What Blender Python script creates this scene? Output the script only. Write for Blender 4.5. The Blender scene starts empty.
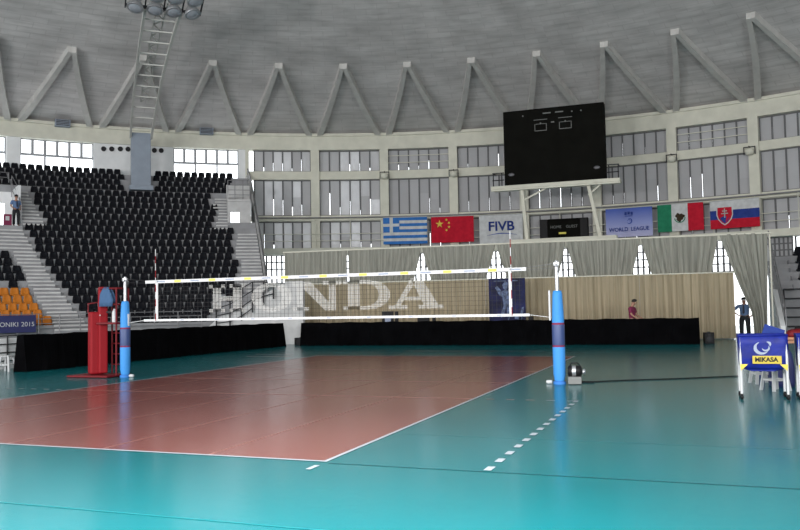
import bpy, math, random
from mathutils import Vector, Matrix
rnd = random.Random(7)
scene = bpy.context.scene
COL = scene.collection
PI = math.pi
rad = math.radians

# ------------------------------------------------------------------ camera
F, CAM = 807.06, Vector((8.2975, -16.8409, 1.6174))
YAW, PIT, ROL = -0.356928, 0.053585, -0.018396
fw = Vector((math.sin(YAW)*math.cos(PIT), math.cos(YAW)*math.cos(PIT), math.sin(PIT)))
r0 = Vector((math.cos(YAW), -math.sin(YAW), 0)); u0 = r0.cross(fw)
rt = r0*math.cos(ROL)+u0*math.sin(ROL); up = -r0*math.sin(ROL)+u0*math.cos(ROL)
cd = bpy.data.cameras.new('camera'); cam = bpy.data.objects.new('camera', cd); COL.objects.link(cam)
cd.sensor_fit = 'HORIZONTAL'; cd.sensor_width = 36; cd.lens = 36*F/800; cd.clip_end = 400
cam.matrix_world = Matrix(((rt.x, up.x, -fw.x, CAM.x), (rt.y, up.y, -fw.y, CAM.y), (rt.z, up.z, -fw.z, CAM.z), (0, 0, 0, 1)))
scene.camera = cam
# survey helpers: where a sight line meets a level, a vertical plane or the round hall's cylinder
def ray(x, y): return fw+rt*((x-400)/F)+up*((265-y)/F)
def at_z(x, y, z=0.0):
    d = ray(x, y); return CAM+d*((z-CAM.z)/d.z)
def at_y(x, y, Y):
    d = ray(x, y); return CAM+d*((Y-CAM.y)/d.y)
HX, HY = 0.288, -2.437            # centre of the round hall
def at_r(x, y, R):
    d = ray(x, y); o = Vector((CAM.x-HX, CAM.y-HY)); a = d.x*d.x+d.y*d.y
    b = 2*(o.x*d.x+o.y*d.y); c = o.dot(o)-R*R
    return CAM+d*((-b+math.sqrt(b*b-4*a*c))/(2*a))
def at_line(x, y, A, B):
    d = ray(x, y); n = Vector((B[1]-A[1], -(B[0]-A[0])))
    k = ((A[0]-CAM.x)*n.x+(A[1]-CAM.y)*n.y)/(d.x*n.x+d.y*n.y); return CAM+d*k
def ang(p): return math.degrees(math.atan2(p.x-HX, p.y-HY))
def pol(a, R, z=0.0): return Vector((HX+R*math.sin(rad(a)), HY+R*math.cos(rad(a)), z))

# --------------------------------------------------------------- materials
def new_mat(name):
    m = bpy.data.materials.new(name); m.use_nodes = True
    nt = m.node_tree; return m, nt, nt.nodes['Principled BSDF']
def mat(name, col, rough=0.6, metal=0.0, var=0.0, scale=8.0, stretch=(1, 1, 1), bump=0.0, spec=0.5, coord='Object', detail=4):
    m, nt, b = new_mat(name); N, L = nt.nodes, nt.links
    b.inputs['Roughness'].default_value = rough; b.inputs['Metallic'].default_value = metal
    b.inputs['Specular IOR Level'].default_value = spec
    c = (*col, 1)
    b.inputs['Base Color'].default_value = c
    if var > 0 or bump > 0:
        tc = N.new('ShaderNodeTexCoord'); mp = N.new('ShaderNodeMapping'); mp.inputs['Scale'].default_value = stretch
        no = N.new('ShaderNodeTexNoise'); no.inputs['Scale'].default_value = scale; no.inputs['Detail'].default_value = detail
        L.new(tc.outputs[coord], mp.inputs['Vector']); L.new(mp.outputs[0], no.inputs['Vector'])
        if var > 0:
            cr = N.new('ShaderNodeValToRGB')
            cr.color_ramp.elements[0].position = 0.3; cr.color_ramp.elements[1].position = 0.7
            cr.color_ramp.elements[0].color = (*[max(0, v*(1-var)) for v in col], 1)
            cr.color_ramp.elements[1].color = (*[min(1, v*(1+var)) for v in col], 1)
            L.new(no.outputs['Fac'], cr.inputs['Fac']); L.new(cr.outputs['Color'], b.inputs['Base Color'])
        if bump > 0:
            bp = N.new('ShaderNodeBump'); bp.inputs['Strength'].default_value = bump; bp.inputs['Distance'].default_value = 0.02
            L.new(no.outputs['Fac'], bp.inputs['Height']); L.new(bp.outputs[0], b.inputs['Normal'])
    return m
def cloth(name, col, trans, var=0.1, scale=3.0, stretch=(1, 1, 1), tcol=None):
    """thin fabric: reflects and lets some light through"""
    m, nt, b = new_mat(name); N, L = nt.nodes, nt.links
    out = N['Material Output']; N.remove(b)
    d = N.new('ShaderNodeBsdfDiffuse'); t = N.new('ShaderNodeBsdfTranslucent'); mx = N.new('ShaderNodeMixShader')
    tc = N.new('ShaderNodeTexCoord'); mp = N.new('ShaderNodeMapping'); mp.inputs['Scale'].default_value = stretch
    no = N.new('ShaderNodeTexNoise'); no.inputs['Scale'].default_value = scale
    cr = N.new('ShaderNodeValToRGB')
    cr.color_ramp.elements[0].position = 0.35; cr.color_ramp.elements[1].position = 0.65
    cr.color_ramp.elements[0].color = (*[v*(1-var) for v in col], 1); cr.color_ramp.elements[1].color = (*[min(1, v*(1+var)) for v in col], 1)
    L.new(tc.outputs['Object'], mp.inputs[0]); L.new(mp.outputs[0], no.inputs['Vector']); L.new(no.outputs['Fac'], cr.inputs[0])
    L.new(cr.outputs[0], d.inputs[0]); t.inputs[0].default_value = (*(tcol or col), 1)
    mx.inputs[0].default_value = trans
    L.new(d.outputs[0], mx.inputs[1]); L.new(t.outputs[0], mx.inputs[2]); L.new(mx.outputs[0], out.inputs[0])
    return m

M = {}
M['teal'] = None
def floor_mat(name, c1, c2, rough=0.2):
    m, nt, b = new_mat(name); N, L = nt.nodes, nt.links
    tc = N.new('ShaderNodeTexCoord')
    n1 = N.new('ShaderNodeTexNoise'); n1.inputs['Scale'].default_value = 0.35; n1.inputs['Detail'].default_value = 6
    n2 = N.new('ShaderNodeTexNoise'); n2.inputs['Scale'].default_value = 9; n2.inputs['Detail'].default_value = 5
    L.new(tc.outputs['Object'], n1.inputs['Vector']); L.new(tc.outputs['Object'], n2.inputs['Vector'])
    cr = N.new('ShaderNodeValToRGB'); cr.color_ramp.elements[0].position = .35; cr.color_ramp.elements[1].position = .65
    cr.color_ramp.elements[0].color = (*c1, 1); cr.color_ramp.elements[1].color = (*c2, 1)
    L.new(n1.outputs['Fac'], cr.inputs[0]); L.new(cr.outputs[0], b.inputs['Base Color'])
    mr = N.new('ShaderNodeMapRange'); mr.inputs[3].default_value = rough*0.8; mr.inputs[4].default_value = rough*1.25
    L.new(n2.outputs['Fac'], mr.inputs[0]); L.new(mr.outputs[0], b.inputs['Roughness'])
    bp = N.new('ShaderNodeBump'); bp.inputs['Strength'].default_value = 0.012; bp.inputs['Distance'].default_value = .01
    L.new(n2.outputs['Fac'], bp.inputs['Height']); L.new(bp.outputs[0], b.inputs['Normal'])
    b.inputs['Specular IOR Level'].default_value = 0.4
    return m
M['teal'] = floor_mat('teal vinyl', (.003, .115, .130), (.005, .13, .147))
M['court'] = floor_mat('terracotta vinyl', (.185, .062, .052), (.21, .070, .058))
M['seam'] = mat('seam', (.005, .055, .06), .4)
M['seam_light'] = mat('pale seam', (.008, .14, .155), .35)
M['court_seam'] = mat('court seam', (.235, .10, .082), .3)
M['line'] = mat('white line', (.36, .40, .44), .35)
M['line_worn'] = mat('worn white line', (.42, .22, .19), .3)
M['cream'] = mat('cream painted concrete', (.63, .62, .53), .7, var=.07, scale=1.5)
M['white_wall'] = mat('white plaster', (.74, .75, .76), .8, var=.06, scale=1.2)
M['concrete'] = mat('pale concrete', (.50, .50, .50), .85, var=.12, scale=2.0)
M['stand'] = mat('stand concrete', (.27, .273, .285), .85, var=.12, scale=1.5)
M['steel'] = mat('grey steel rail', (.22, .22, .23), .45, .6)
M['dark_steel'] = mat('dark steel', (.03, .03, .033), .6, spec=.2)
M['mullion'] = mat('window mullion', (.11, .11, .115), .6)
M['wframe'] = mat('pale window frame', (.30, .31, .33), .5)
M['mastcol'] = mat('blue grey mast paint', (.24, .28, .34), .6, var=.08, scale=2)
M['masttube'] = mat('white mast tube', (.52, .52, .49), .5)
M['rib'] = mat('grey painted rib', (.52, .51, .49), .8, var=.08, scale=1.5)
M['seat_black'] = mat('black seat plastic', (.0045, .005, .008), .6, spec=.12)
M['seat_orange'] = mat('orange seat plastic', (.46, .15, .015), .55, spec=.2)
M['black_fabric'] = mat('black barrier cloth', (.0025, .0025, .003), .95, var=.3, scale=2, bump=.2, spec=.02)
M['post_blue'] = mat('light blue padding', (.045, .235, .58), .55, spec=.2)
M['post_navy'] = mat('navy padding', (.03, .055, .16), .5)
M['red'] = mat('red padding', (.22, .004, .009), .6, spec=.2)
M['red_dark'] = mat('dark red steel', (.12, .003, .007), .55, spec=.25)
M['chrome'] = mat('bare metal', (.42, .43, .45), .35, .7)
M['white'] = mat('white plastic', (.46, .47, .48), .5)
M['tape'] = mat('white net tape', (.58, .59, .60), .7)
M['yellow'] = mat('yellow print', (.72, .62, .10), .6)
M['yellow_dark'] = mat('mustard print', (.42, .32, .03), .6)
M['greyprint'] = mat('grey print', (.24, .28, .38), .6)
M['black'] = mat('black plastic', (.008, .008, .009), .55, spec=.2)
M['board'] = mat('scoreboard black', (.006, .006, .005), .8, var=.25, scale=1.2, spec=.05)
M['greyline'] = mat('pale grey print', (.15, .155, .15), .6)
M['blue_bag'] = mat('royal blue nylon', (.005, .013, .17), .5, var=.25, scale=6, bump=.5, spec=.25)
M['navy'] = mat('navy cloth', (.012, .016, .09), .6)
M['skin'] = mat('skin', (.36, .19, .13), .55)
M['hair'] = mat('dark hair', (.012, .010, .009), .6)
M['shirt_blue'] = mat('light blue shirt', (.12, .19, .34), .85, spec=.1)
M['jacket'] = mat('dusty blue jacket', (.05, .10, .19), .85, spec=.1)
M['maroon'] = mat('maroon shirt', (.17, .012, .055), .8)
M['trousers'] = mat('black trousers', (.010, .011, .016), .8)
M['tie'] = mat('navy tie', (.01, .012, .03), .7)
M['shoe'] = mat('black shoe', (.008, .008, .008), .4)
M['wood'] = mat('brown wood', (.30, .13, .06), .5, var=.2, scale=4, stretch=(1, 8, 1))
M['glass'] = mat('lamp glass', (.34, .36, .40), .12, .2)
M['lampshell'] = mat('lamp housing', (.10, .10, .11), .45, .3)
M['blind'] = None
def panel_mat(name, base, tmin, tmax):
    """translucent window panels; each panel lets through a different amount (random per mesh island)"""
    m, nt, b = new_mat(name); N, L = nt.nodes, nt.links
    out = N['Material Output']; N.remove(b)
    d = N.new('ShaderNodeBsdfDiffuse'); t = N.new('ShaderNodeBsdfTranslucent'); ad = N.new('ShaderNodeAddShader')
    g = N.new('ShaderNodeNewGeometry'); tc = N.new('ShaderNodeTexCoord')
    no = N.new('ShaderNodeTexNoise'); no.inputs['Scale'].default_value = 1.1; no.inputs['Detail'].default_value = 5
    L.new(tc.outputs['Object'], no.inputs['Vector'])
    pw = N.new('ShaderNodeMath'); pw.operation = 'POWER'; pw.inputs[1].default_value = 3.0
    L.new(g.outputs['Random Per Island'], pw.inputs[0])
    mr = N.new('ShaderNodeMapRange'); mr.inputs[3].default_value = tmin; mr.inputs[4].default_value = tmax
    L.new(pw.outputs[0], mr.inputs[0])
    mu = N.new('ShaderNodeMath'); mu.operation = 'MULTIPLY'; L.new(mr.outputs[0], mu.inputs[0])
    m2 = N.new('ShaderNodeMapRange'); m2.inputs[3].default_value = .6; m2.inputs[4].default_value = 1.4
    L.new(no.outputs['Fac'], m2.inputs[0]); L.new(m2.outputs[0], mu.inputs[1])
    cb = N.new('ShaderNodeCombineColor')
    for i in range(3): L.new(mu.outputs[0], cb.inputs[i])
    L.new(cb.outputs[0], t.inputs[0]); d.inputs[0].default_value = (*base, 1)
    L.new(d.outputs[0], ad.inputs[0]); L.new(t.outputs[0], ad.inputs[1]); L.new(ad.outputs[0], out.inputs[0])
    return m
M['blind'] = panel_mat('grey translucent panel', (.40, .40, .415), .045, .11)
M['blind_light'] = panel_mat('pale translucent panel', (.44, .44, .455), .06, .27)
M['curtain_grey'] = cloth('grey green curtain', (.335, .335, .295), .28, .20, 2.0, (6, 6, .15), (.28, .28, .24))  # vertical tone streaks imitate light and shade of the folds
M['curtain_beige'] = cloth('beige curtain', (.49, .42, .305), .46, .22, 2.0, (6, 6, .12), (.55, .45, .28))  # streaks in the colour stand in for light through the folds

# ----------------------------------------------------------------- meshes
class MB:
    def __init__(s): s.v = []; s.f = []; s.m = []; s.sm = []
    def add(s, vs, fs, mi=0, smooth=False):
        o = len(s.v); s.v += [tuple(v) for v in vs]
        for f in fs: s.f.append(tuple(i+o for i in f)); s.m.append(mi); s.sm.append(smooth)
    def box(s, c, d, mi=0, rot=None):
        c = Vector(c); x, y, z = d[0]/2, d[1]/2, d[2]/2
        vs = [Vector((i*x, j*y, k*z)) for i in (-1, 1) for j in (-1, 1) for k in (-1, 1)]
        if rot is not None: vs = [rot @ v for v in vs]
        s.add([v+c for v in vs], [(0, 1, 3, 2), (4, 6, 7, 5), (0, 4, 5, 1), (2, 3, 7, 6), (0, 2, 6, 4), (1, 5, 7, 3)], mi)
    def bar(s, a, b, w, h=None, mi=0, upv=(0, 0, 1)):
        a, b = Vector(a), Vector(b); h = h or w; d = (b-a); l = d.length; d.normalize()
        u = Vector(upv)
        if abs(d.dot(u)) > .98: u = Vector((0, 1, 0))
        x = d.cross(u).normalized(); y = x.cross(d)
        vs = [p+x*(i*w/2)+y*(j*h/2) for p in (a, b) for i, j in ((-1, -1), (1, -1), (1, 1), (-1, 1))]
        s.add(vs, [(3, 2, 1, 0), (4, 5, 6, 7), (0, 1, 5, 4), (1, 2, 6, 5), (2, 3, 7, 6), (3, 0, 4, 7)], mi)
    def tube(s, pts, r, n=8, mi=0):
        pts = [Vector(p) for p in pts]; rs = r if isinstance(r, (list, tuple)) else [r]*len(pts)
        vs = []; prev = None
        for i, p in enumerate(pts):
            d = (pts[min(i+1, len(pts)-1)]-pts[max(i-1, 0)]).normalized()
            u = prev if prev is not None and abs(d.dot(prev)) < .95 else (Vector((0, 0, 1)) if abs(d.z) < .9 else Vector((1, 0, 0)))
            x = d.cross(u).normalized(); y = x.cross(d).normalized(); prev = y
            for k in range(n):
                t = 2*PI*k/n; vs.append(p+(x*math.cos(t)+y*math.sin(t))*rs[i])
        fs = []
        for i in range(len(pts)-1):
            for k in range(n):
                k2 = (k+1) % n; fs.append((i*n+k, i*n+k2, (i+1)*n+k2, (i+1)*n+k))
        s.add(vs, fs, mi, True)
        s.add(vs[:n], [tuple(range(n))[::-1]], mi); s.add(vs[-n:], [tuple(range(n))], mi)
    def lathe(s, c, prof, n=16, mi=0, axis=None, mis=None):
        """prof: list of (radius, height) around axis through c"""
        c = Vector(c); ax = Vector(axis or (0, 0, 1)).normalized()
        u = Vector((1, 0, 0)) if abs(ax.x) < .9 else Vector((0, 1, 0))
        x = ax.cross(u).normalized(); y = ax.cross(x)
        vs = [c+ax*h+(x*math.cos(2*PI*k/n)+y*math.sin(2*PI*k/n))*r for r, h in prof for k in range(n)]
        o = len(s.v); s.v += [tuple(v) for v in vs]
        for i in range(len(prof)-1):
            for k in range(n):
                k2 = (k+1) % n; s.f.append((o+i*n+k, o+i*n+k2, o+(i+1)*n+k2, o+(i+1)*n+k)); s.m.append(mis[i] if mis else mi); s.sm.append(True)
        s.add(vs[:n], [tuple(range(n))[::-1]], mi); s.add(vs[-n:], [tuple(range(n))], mis[-1] if mis else mi)
    def arc(s, a0, a1, R0, R1, z0, z1, step=1.2, mi=0):
        """closed curved block between two bearings of the hall; z0/z1 numbers"""
        n = max(1, int(math.ceil(abs(a1-a0)/step))); vs = []
        for i in range(n+1):
            a = a0+(a1-a0)*i/n
            vs += [pol(a, R0, z0), pol(a, R1, z0), pol(a, R1, z1), pol(a, R0, z1)]
        fs = [(0, 1, 2, 3), (4*n+3, 4*n+2, 4*n+1, 4*n)]
        for i in range(n):
            for k in range(4):
                k2 = (k+1) % 4; fs.append((4*i+k2, 4*i+k, 4*i+4+k, 4*i+4+k2))
        s.add(vs, fs, mi)
    def poly(s, pts, thick, nrm, mi=0):
        """flat outline given as 3D points, thickened along nrm"""
        pts = [Vector(p) for p in pts]; t = Vector(nrm)*thick; n = len(pts)
        s.add(pts+[p+t for p in pts], [tuple(range(n))[::-1], tuple(range(n, 2*n))]+[(i, (i+1) % n, n+(i+1) % n, n+i) for i in range(n)], mi)
    def mesh(s, name, mats):
        me = bpy.data.meshes.new(name); me.from_pydata(s.v, [], s.f)
        for m in (mats if isinstance(mats, (list, tuple)) else [mats]): me.materials.append(M[m] if isinstance(m, str) else m)
        me.polygons.foreach_set('material_index', s.m); me.polygons.foreach_set('use_smooth', s.sm)
        me.update(); return me
    def build(s, name, mats, parent=None, loc=None):
        o = bpy.data.objects.new(name, s.mesh(name, mats)); COL.objects.link(o)
        if parent: o.parent = parent
        if loc is not None: o.location = loc
        return o
def tag(o, label, cat, group=None):
    o['label'] = label; o['category'] = cat
    if group: o['group'] = group
    return o
def thing(name, label, cat, loc=(0, 0, 0), rz=0.0, group=None):
    o = bpy.data.objects.new(name, None); COL.objects.link(o); o.location = loc; o.rotation_euler = (0, 0, rz)
    o.empty_display_size = .2
    return tag(o, label, cat, group)
def struct(name, mb, mats):
    o = mb.build(name, mats); o['kind'] = 'structure'; return o
def bevel(o, w=.01, seg=2):
    b = o.modifiers.new('bevel', 'BEVEL'); b.width = w; b.segments = seg; b.limit_method = 'ANGLE'; return o
def text_obj(name, s, size, m, parent=None, mw=None, depth=.004, sx=1.0, space=1.0, bold=0.0):
    cu = bpy.data.curves.new(name, 'FONT'); cu.body = s; cu.size = size; cu.extrude = depth/2; cu.align_x = 'CENTER'; cu.align_y = 'CENTER'; cu.space_character = space
    cu.resolution_u = 4; cu.offset = bold
    t = bpy.data.objects.new(name, cu); COL.objects.link(t)
    bpy.context.view_layer.update()
    me = bpy.data.meshes.new_from_object(t.evaluated_get(bpy.context.evaluated_depsgraph_get()))
    bpy.data.objects.remove(t); bpy.data.curves.remove(cu)
    me.materials.clear(); me.materials.append(M[m])
    if sx != 1.0:
        for v in me.vertices: v.co.x *= sx
    o = bpy.data.objects.new(name, me); COL.objects.link(o)
    if parent: o.parent = parent
    if mw is not None: o.matrix_local = mw
    return o
FRONT = Matrix.Rotation(PI/2, 4, 'X')   # text standing upright, read from -y
def stand_text(x, y, z): return Matrix.Translation((x, y, z)) @ FRONT

# ------------------------------------------------------------------- floor
fl = MB()
n = 96
ring = [pol(360*i/n, 47, 0) for i in range(n)]
fl.add(ring, [tuple(reversed(range(n)))], 0)
def quad(x0, x1, y0, y1, z, mi): fl.add([(x0, y0, z), (x1, y0, z), (x1, y1, z), (x0, y1, z)], [(0, 1, 2, 3)], mi)
quad(-4.5, 4.5, -9, 9, .002, 1)
for x in (-3, -1.5, 0, 1.5, 3): quad(x-.02, x+.02, -8.95, -3.05, .003, 3)
for x in (-3, -1.5, 0, 1.5, 3): quad(x-.012, x+.012, -2.95, 8.9, .003, 3)
quad(4.55, 20, -9.07, -9.04, .002, 2); quad(-20, -4.6, -9.6, -9.58, .002, 2); quad(-9, 20, 11.0, 11.03, .002, 2); quad(-20, 20, -11.43, -11.40, .003, 6); quad(4.6, 20, -7.02, -7.01, .002, 6)
w = .05
quad(-4.5, 4.5, -9, -9+w, .005, 4); quad(-4.5, 4.5, 9-w, 9, .005, 4)
quad(-4.5, -4.5+w, -9+w, 9-w, .005, 4); quad(4.5-w, 4.5, -9+w, 9-w, .005, 4)
for y in (-3, 0, 3): quad(-4.45, 4.45, y-w/2, y+w/2, .004, 5)
for i in range(5): quad(4.7+.35*i, 4.85+.35*i, -3-w/2, -3+w/2, .005, 4 if i > 2 else 5)
for i in range(5): quad(-4.85-.35*i, -4.7-.35*i, -3-w/2, -3+w/2, .005, 5)
for i in range(14): quad(6.21, 6.29, -9+i*.4515, -9+i*.4515+.2, .005, 4)
for x in (4.46, -4.5): quad(x, x+.06, -9.42, -9.2, .005, 4)
quad(-7, -5.2, 8.3, 8.38, .005, 5); quad(-7.4, -5.8, 9.6, 9.66, .005, 5); quad(-2.2, 3.0, 11.9, 11.97, .005, 5)
struct('floor', fl, ['teal', 'court', 'seam', 'court_seam', 'line', 'line_worn', 'seam_light'])

# -------------------------------------------------------------------- dome
ZC, RHO = -121.4, math.sqrt(43.0**2+(14.5+121.4)**2)
def dome_z(R): return ZC+math.sqrt(RHO*RHO-R*R)
def dome_mat():
    m, nt, b = new_mat('dome panels'); N, L = nt.nodes, nt.links
    uv = N.new('ShaderNodeUVMap')
    br = N.new('ShaderNodeTexBrick'); br.inputs['Scale'].default_value = 1.0
    br.inputs['Color1'].default_value = (.54, .52, .515, 1); br.inputs['Color2'].default_value = (.58, .56, .555, 1); br.inputs['Mortar'].default_value = (.50, .48, .475, 1)
    br.inputs['Brick Width'].default_value = 1.6; br.inputs['Row Height'].default_value = .55; br.inputs['Mortar Size'].default_value = .03
    L.new(uv.outputs[0], br.inputs['Vector'])
    no = N.new('ShaderNodeTexNoise'); no.inputs['Scale'].default_value = .35; no.inputs['Detail'].default_value = 8
    n2 = N.new('ShaderNodeTexNoise'); n2.inputs['Scale'].default_value = 1.6; n2.inputs['Detail'].default_value = 6
    mp = N.new('ShaderNodeMapping'); mp.inputs['Scale'].default_value = (.35, 1.6, 1)
    L.new(uv.outputs[0], no.inputs['Vector']); L.new(uv.outputs[0], mp.inputs[0]); L.new(mp.outputs[0], n2.inputs['Vector'])
    r1 = N.new('ShaderNodeMapRange'); r1.inputs[1].default_value = .3; r1.inputs[2].default_value = .7; r1.inputs[3].default_value = .80; r1.inputs[4].default_value = 1.15
    r2 = N.new('ShaderNodeMapRange'); r2.inputs[1].default_value = .30; r2.inputs[2].default_value = .55; r2.inputs[3].default_value = .84; r2.inputs[4].default_value = 1.04
    L.new(no.outputs['Fac'], r1.inputs[0]); L.new(n2.outputs['Fac'], r2.inputs[0])
    mm = N.new('ShaderNodeMath'); mm.operation = 'MULTIPLY'; L.new(r1.outputs[0], mm.inputs[0]); L.new(r2.outputs[0], mm.inputs[1])
    vm = N.new('ShaderNodeVectorMath'); vm.operation = 'SCALE'; L.new(br.outputs['Color'], vm.inputs[0]); L.new(mm.outputs[0], vm.inputs['Scale'])
    L.new(vm.outputs[0], b.inputs['Base Color']); b.inputs['Roughness'].default_value = .85
    return m
M['dome'] = dome_mat()
dm = MB(); na, nr = 120, 26
for j in range(nr+1):
    R = 43.3*j/nr
    for i in range(na): dm.v.append(tuple(pol(360*i/na, max(R, .02), dome_z(R))))
uvs = []
for j in range(nr):
    for i in range(na):
        i2 = (i+1) % na
        dm.f.append((j*na+i, j*na+i2, (j+1)*na+i2, (j+1)*na+i)); dm.m.append(0); dm.sm.append(True)
        A = [(i, j), (i+1, j), (i+1, j+1), (i, j+1)]
        uvs += [(p[0]/na*2*PI*36, 43.3*p[1]/nr) for p in A]
dome = struct('ceiling', dm, ['dome'])
ul = dome.data.uv_layers.new(name='UVMap')
for k, t in enumerate(uvs): ul.data[k].uv = t

# drum columns and ring beams
A0, DA = -52.627, 6.8199
def colang(i): return A0+DA*i
def roof_ribs():
    for i in range(-2, 12):
        am = colang(i+.5)
        for e in (-1, 1):
            mb = MB(); pts = []
            a_b = am+e*(DA/2-.42)
            for k in range(7):
                t = k/6; R = 42.75+(33.78-42.75)*t; a = a_b+(am+e*.17-a_b)*t
                pts.append(pol(a, R, dome_z(R)-.12))
            for k in range(6): mb.bar(pts[k], pts[k+1], .40-.025*k, .5)
            struct('roof_rib', mb, ['rib'])
roof_ribs()
AL, AR = -66.0, 34.0
mb = MB(); mb.arc(AL, AR, 42.45, 43.3, 13.32, 14.45); mb.arc(AL, AR, 42.3, 42.9, 14.3, 14.5); struct('trim_1', mb, ['cream'])
A_W = -31.9     # where the seating block meets the panelled wall
mb = MB(); mb.arc(A_W, AR, 42.6, 43.3, 11.15, 11.75); struct('trim_2', mb, ['cream'])
mb = MB(); mb.arc(A_W, AR, 42.6, 43.3, 8.08, 8.5); mb.arc(A_W, AR, 42.35, 42.6, 8.1, 8.2); struct('trim_3', mb, ['cream'])
mb = MB(); mb.arc(A_W, AR, 42.0, 43.3, 5.62, 6.08); struct('trim_4', mb, ['cream'])
DOOR_A0, DOOR_A1 = 13.3, 16.2
mb = MB(); mb.arc(A_W, DOOR_A0, 42.8, 43.3, 0, 3.6); mb.arc(DOOR_A1, AR, 42.8, 43.3, 0, 3.6); struct('wall_back', mb, ['white_wall'])
for i in range(3, 13):
    a = colang(i); mb = MB(); mb.arc(a-.42 if i > 3 else A_W-.2, a+.42, 42.45, 43.2, 0 if not (DOOR_A0 < a < DOOR_A1) else 3.6, 13.4); struct('trim_%d' % (i+2), mb, ['cream'])
# panelled windows, three rows per bay
wn = 0
for i in range(3, 12):
    a0, a1 = colang(i)+.42, colang(i+1)-.42
    if i == 3: a0 = A_W+.65
    for row, (z0, z1) in enumerate(((11.75, 13.32), (8.5, 11.15), (6.08, 8.08))):
        wn += 1
        fr = MB(); pn = MB(); npan = 6; dw = (a1-a0)/npan
        fr.arc(a0, a1, 42.9, 43.0, z0, z0+.07); fr.arc(a0, a1, 42.9, 43.0, z1-.07, z1)
        for k in range(npan+1):
            a = a0+dw*k
            zs = z0
            if 0 < k < npan and rnd.random() < .55:      # lower part of this joint stands open to daylight
                zs = z0+(z1-z0)*rnd.uniform(.15, .7)
                g = .016 if rnd.random() < .6 else .034
                fr.arc(a-.065, a-g, 42.88, 43.0, z0, zs); fr.arc(a+g, a+.065, 42.88, 43.0, z0, zs)
            fr.arc(a-.065, a+.065, 42.88, 43.0, zs, z1)
        if row == 0 and i in (5, 9): 
            for q in (.35, .68): fr.arc(a0, a1, 42.7, 42.73, z0+(z1-z0)*q, z0+(z1-z0)*q+.05, mi=1)
        for k in range(npan):
            zm = z0+(z1-z0)*rnd.uniform(.35, .6)
            c0, c1 = a0+dw*k+.06, a0+dw*(k+1)-.06
            if rnd.random() < .4 and row != 0:      # a panel made of two lengths lapped over each other
                pn.arc(c0, c1, 42.94, 42.97, z0+.05, zm-.02); pn.arc(c0, c1, 42.955, 42.985, zm-.02, z1-.05)
            else: pn.arc(c0, c1, 42.94, 42.97, z0+.05, z1-.05)
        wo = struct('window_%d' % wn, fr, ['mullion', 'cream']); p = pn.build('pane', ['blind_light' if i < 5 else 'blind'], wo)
# lowest window row (seen between the curtains), plain bars
def barred(i, a0, a1, z0, z1, ncol, nrow, m='wframe', t=.05, R=42.95):
    global wn
    wn += 1; fr = MB()
    for k in range(ncol+1):
        a = a0+(a1-a0)*k/ncol; fr.arc(a-t, a+t, R, R+.08, z0, z1)
    for k in range(nrow+1):
        z = z0+(z1-z0)*k/nrow; fr.arc(a0, a1, R, R+.08, z-.04, z+.04)
    return struct('window_%d' % wn, fr, [m])
for i in range(3, 12):
    a0, a1 = colang(i)+.42, colang(i+1)-.42
    if i == 3: a0 = A_W+.3
    if i == 10:
        w_ = barred(i, 15.75, 18.15, 3.6, 5.62, 7, 5, 'mullion', .06)
        pn = MB(); pn.arc(15.75, 18.15, 43.04, 43.07, 3.6, 5.62); pn.build('pane', ['blind'], w_)
        barred(i, 18.4, a1, 3.6, 5.62, 4, 3, 'mullion', .07)
    else: barred(i, a0, a1, 3.6, 5.62, 12, 4, 'mullion', .085)

# clear windows and wall above the left seating
for (a0, a1) in ((-60.5, -53.2), (colang(0)+.55, colang(1)-.15), (-38.85, -32.75)):
    w_ = barred(0, a0, a1, 12.30, 13.30, 6, 1, 'wframe', .12)
    tr_ = MB(); tr_.arc(a0, a1, 42.9, 43.05, 12.22, 12.36); tr_.arc(a0, a1, 42.9, 43.05, 9.98, 10.1)
    for k in range(4): tr_.arc(a0+(a1-a0)*k/3-.08, a0+(a1-a0)*k/3+.08, 42.95, 43.03, 10.0, 12.3)
    tr_.build('lower_frame', ['wframe'], w_)
for k, (a0, a1) in enumerate(((-66, -60.5), (-53.2, colang(0)+.55), (colang(1)-.15, -38.85), (-32.75, A_W))):
    mb = MB(); mb.arc(a0, a1, 42.6, 43.3, 9.6, 13.4); struct('wall_left' if k == 2 else 'trim_%d' % (20+k), mb, ['white_wall'])
mb = MB(); mb.arc(AL, A_W, 42.5, 43.3, 9.4, 10.0); struct('trim_24', mb, ['white_wall'])
# -------------------------------------------------------- seating stand
ZT = [11.44, 11.0, 10.55, 10.10, 9.63, 9.17, 8.72, 8.26, 7.80, 7.36, 6.93, 6.48, 6.02, 5.57, 5.14, 4.71, 4.27, 3.86, 3.45, 3.03, 2.62, 2.22, 1.88, 1.56]
def RR(i): return 41.6-.6*(i-1)
def TR(i): return ZT[i-1]-.455
def a_end(R): return -30.45-(R-30.8)*.138       # right-hand end of the block
LEFT = {5: -51.92, 6: -51.74, 7: -51.56, 8: -51.35, 9: -51.12, 10: -50.91, 11: -53.0, 12: -52.78, 13: -52.54, 14: -52.31, 15: -52.07, 16: -51.8, 17: -51.52,
        18: -51.23, 19: -50.87, 20: -50.47, 21: -50.14, 22: -49.72, 23: -49.25, 24: -48.85}
RIGHT = {1: -33.45, 2: -33.5, 3: -33.6, 4: -34.01, 5: -35.4, 6: -35.59, 7: -35.08, 8: -35.19, 9: -35.39, 10: -35.61, 11: -33.36, 12: -33.5, 13: -33.62, 14: -33.65,
         15: -33.83, 16: -33.11, 17: -33.23, 18: -33.4, 19: -33.55, 20: -32.69, 21: -35.9, 22: -36.08, 23: -36.22, 24: -36.63}
LB = {15: -54.56, 16: -54.43, 17: -54.07, 18: -53.93, 20: -53.57, 21: -53.43, 22: -53.15, 23: -52.89, 24: -52.56}
st = MB()
def dz(i): return ZT[i-1]-ZT[i] if i < 24 else .4
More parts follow.
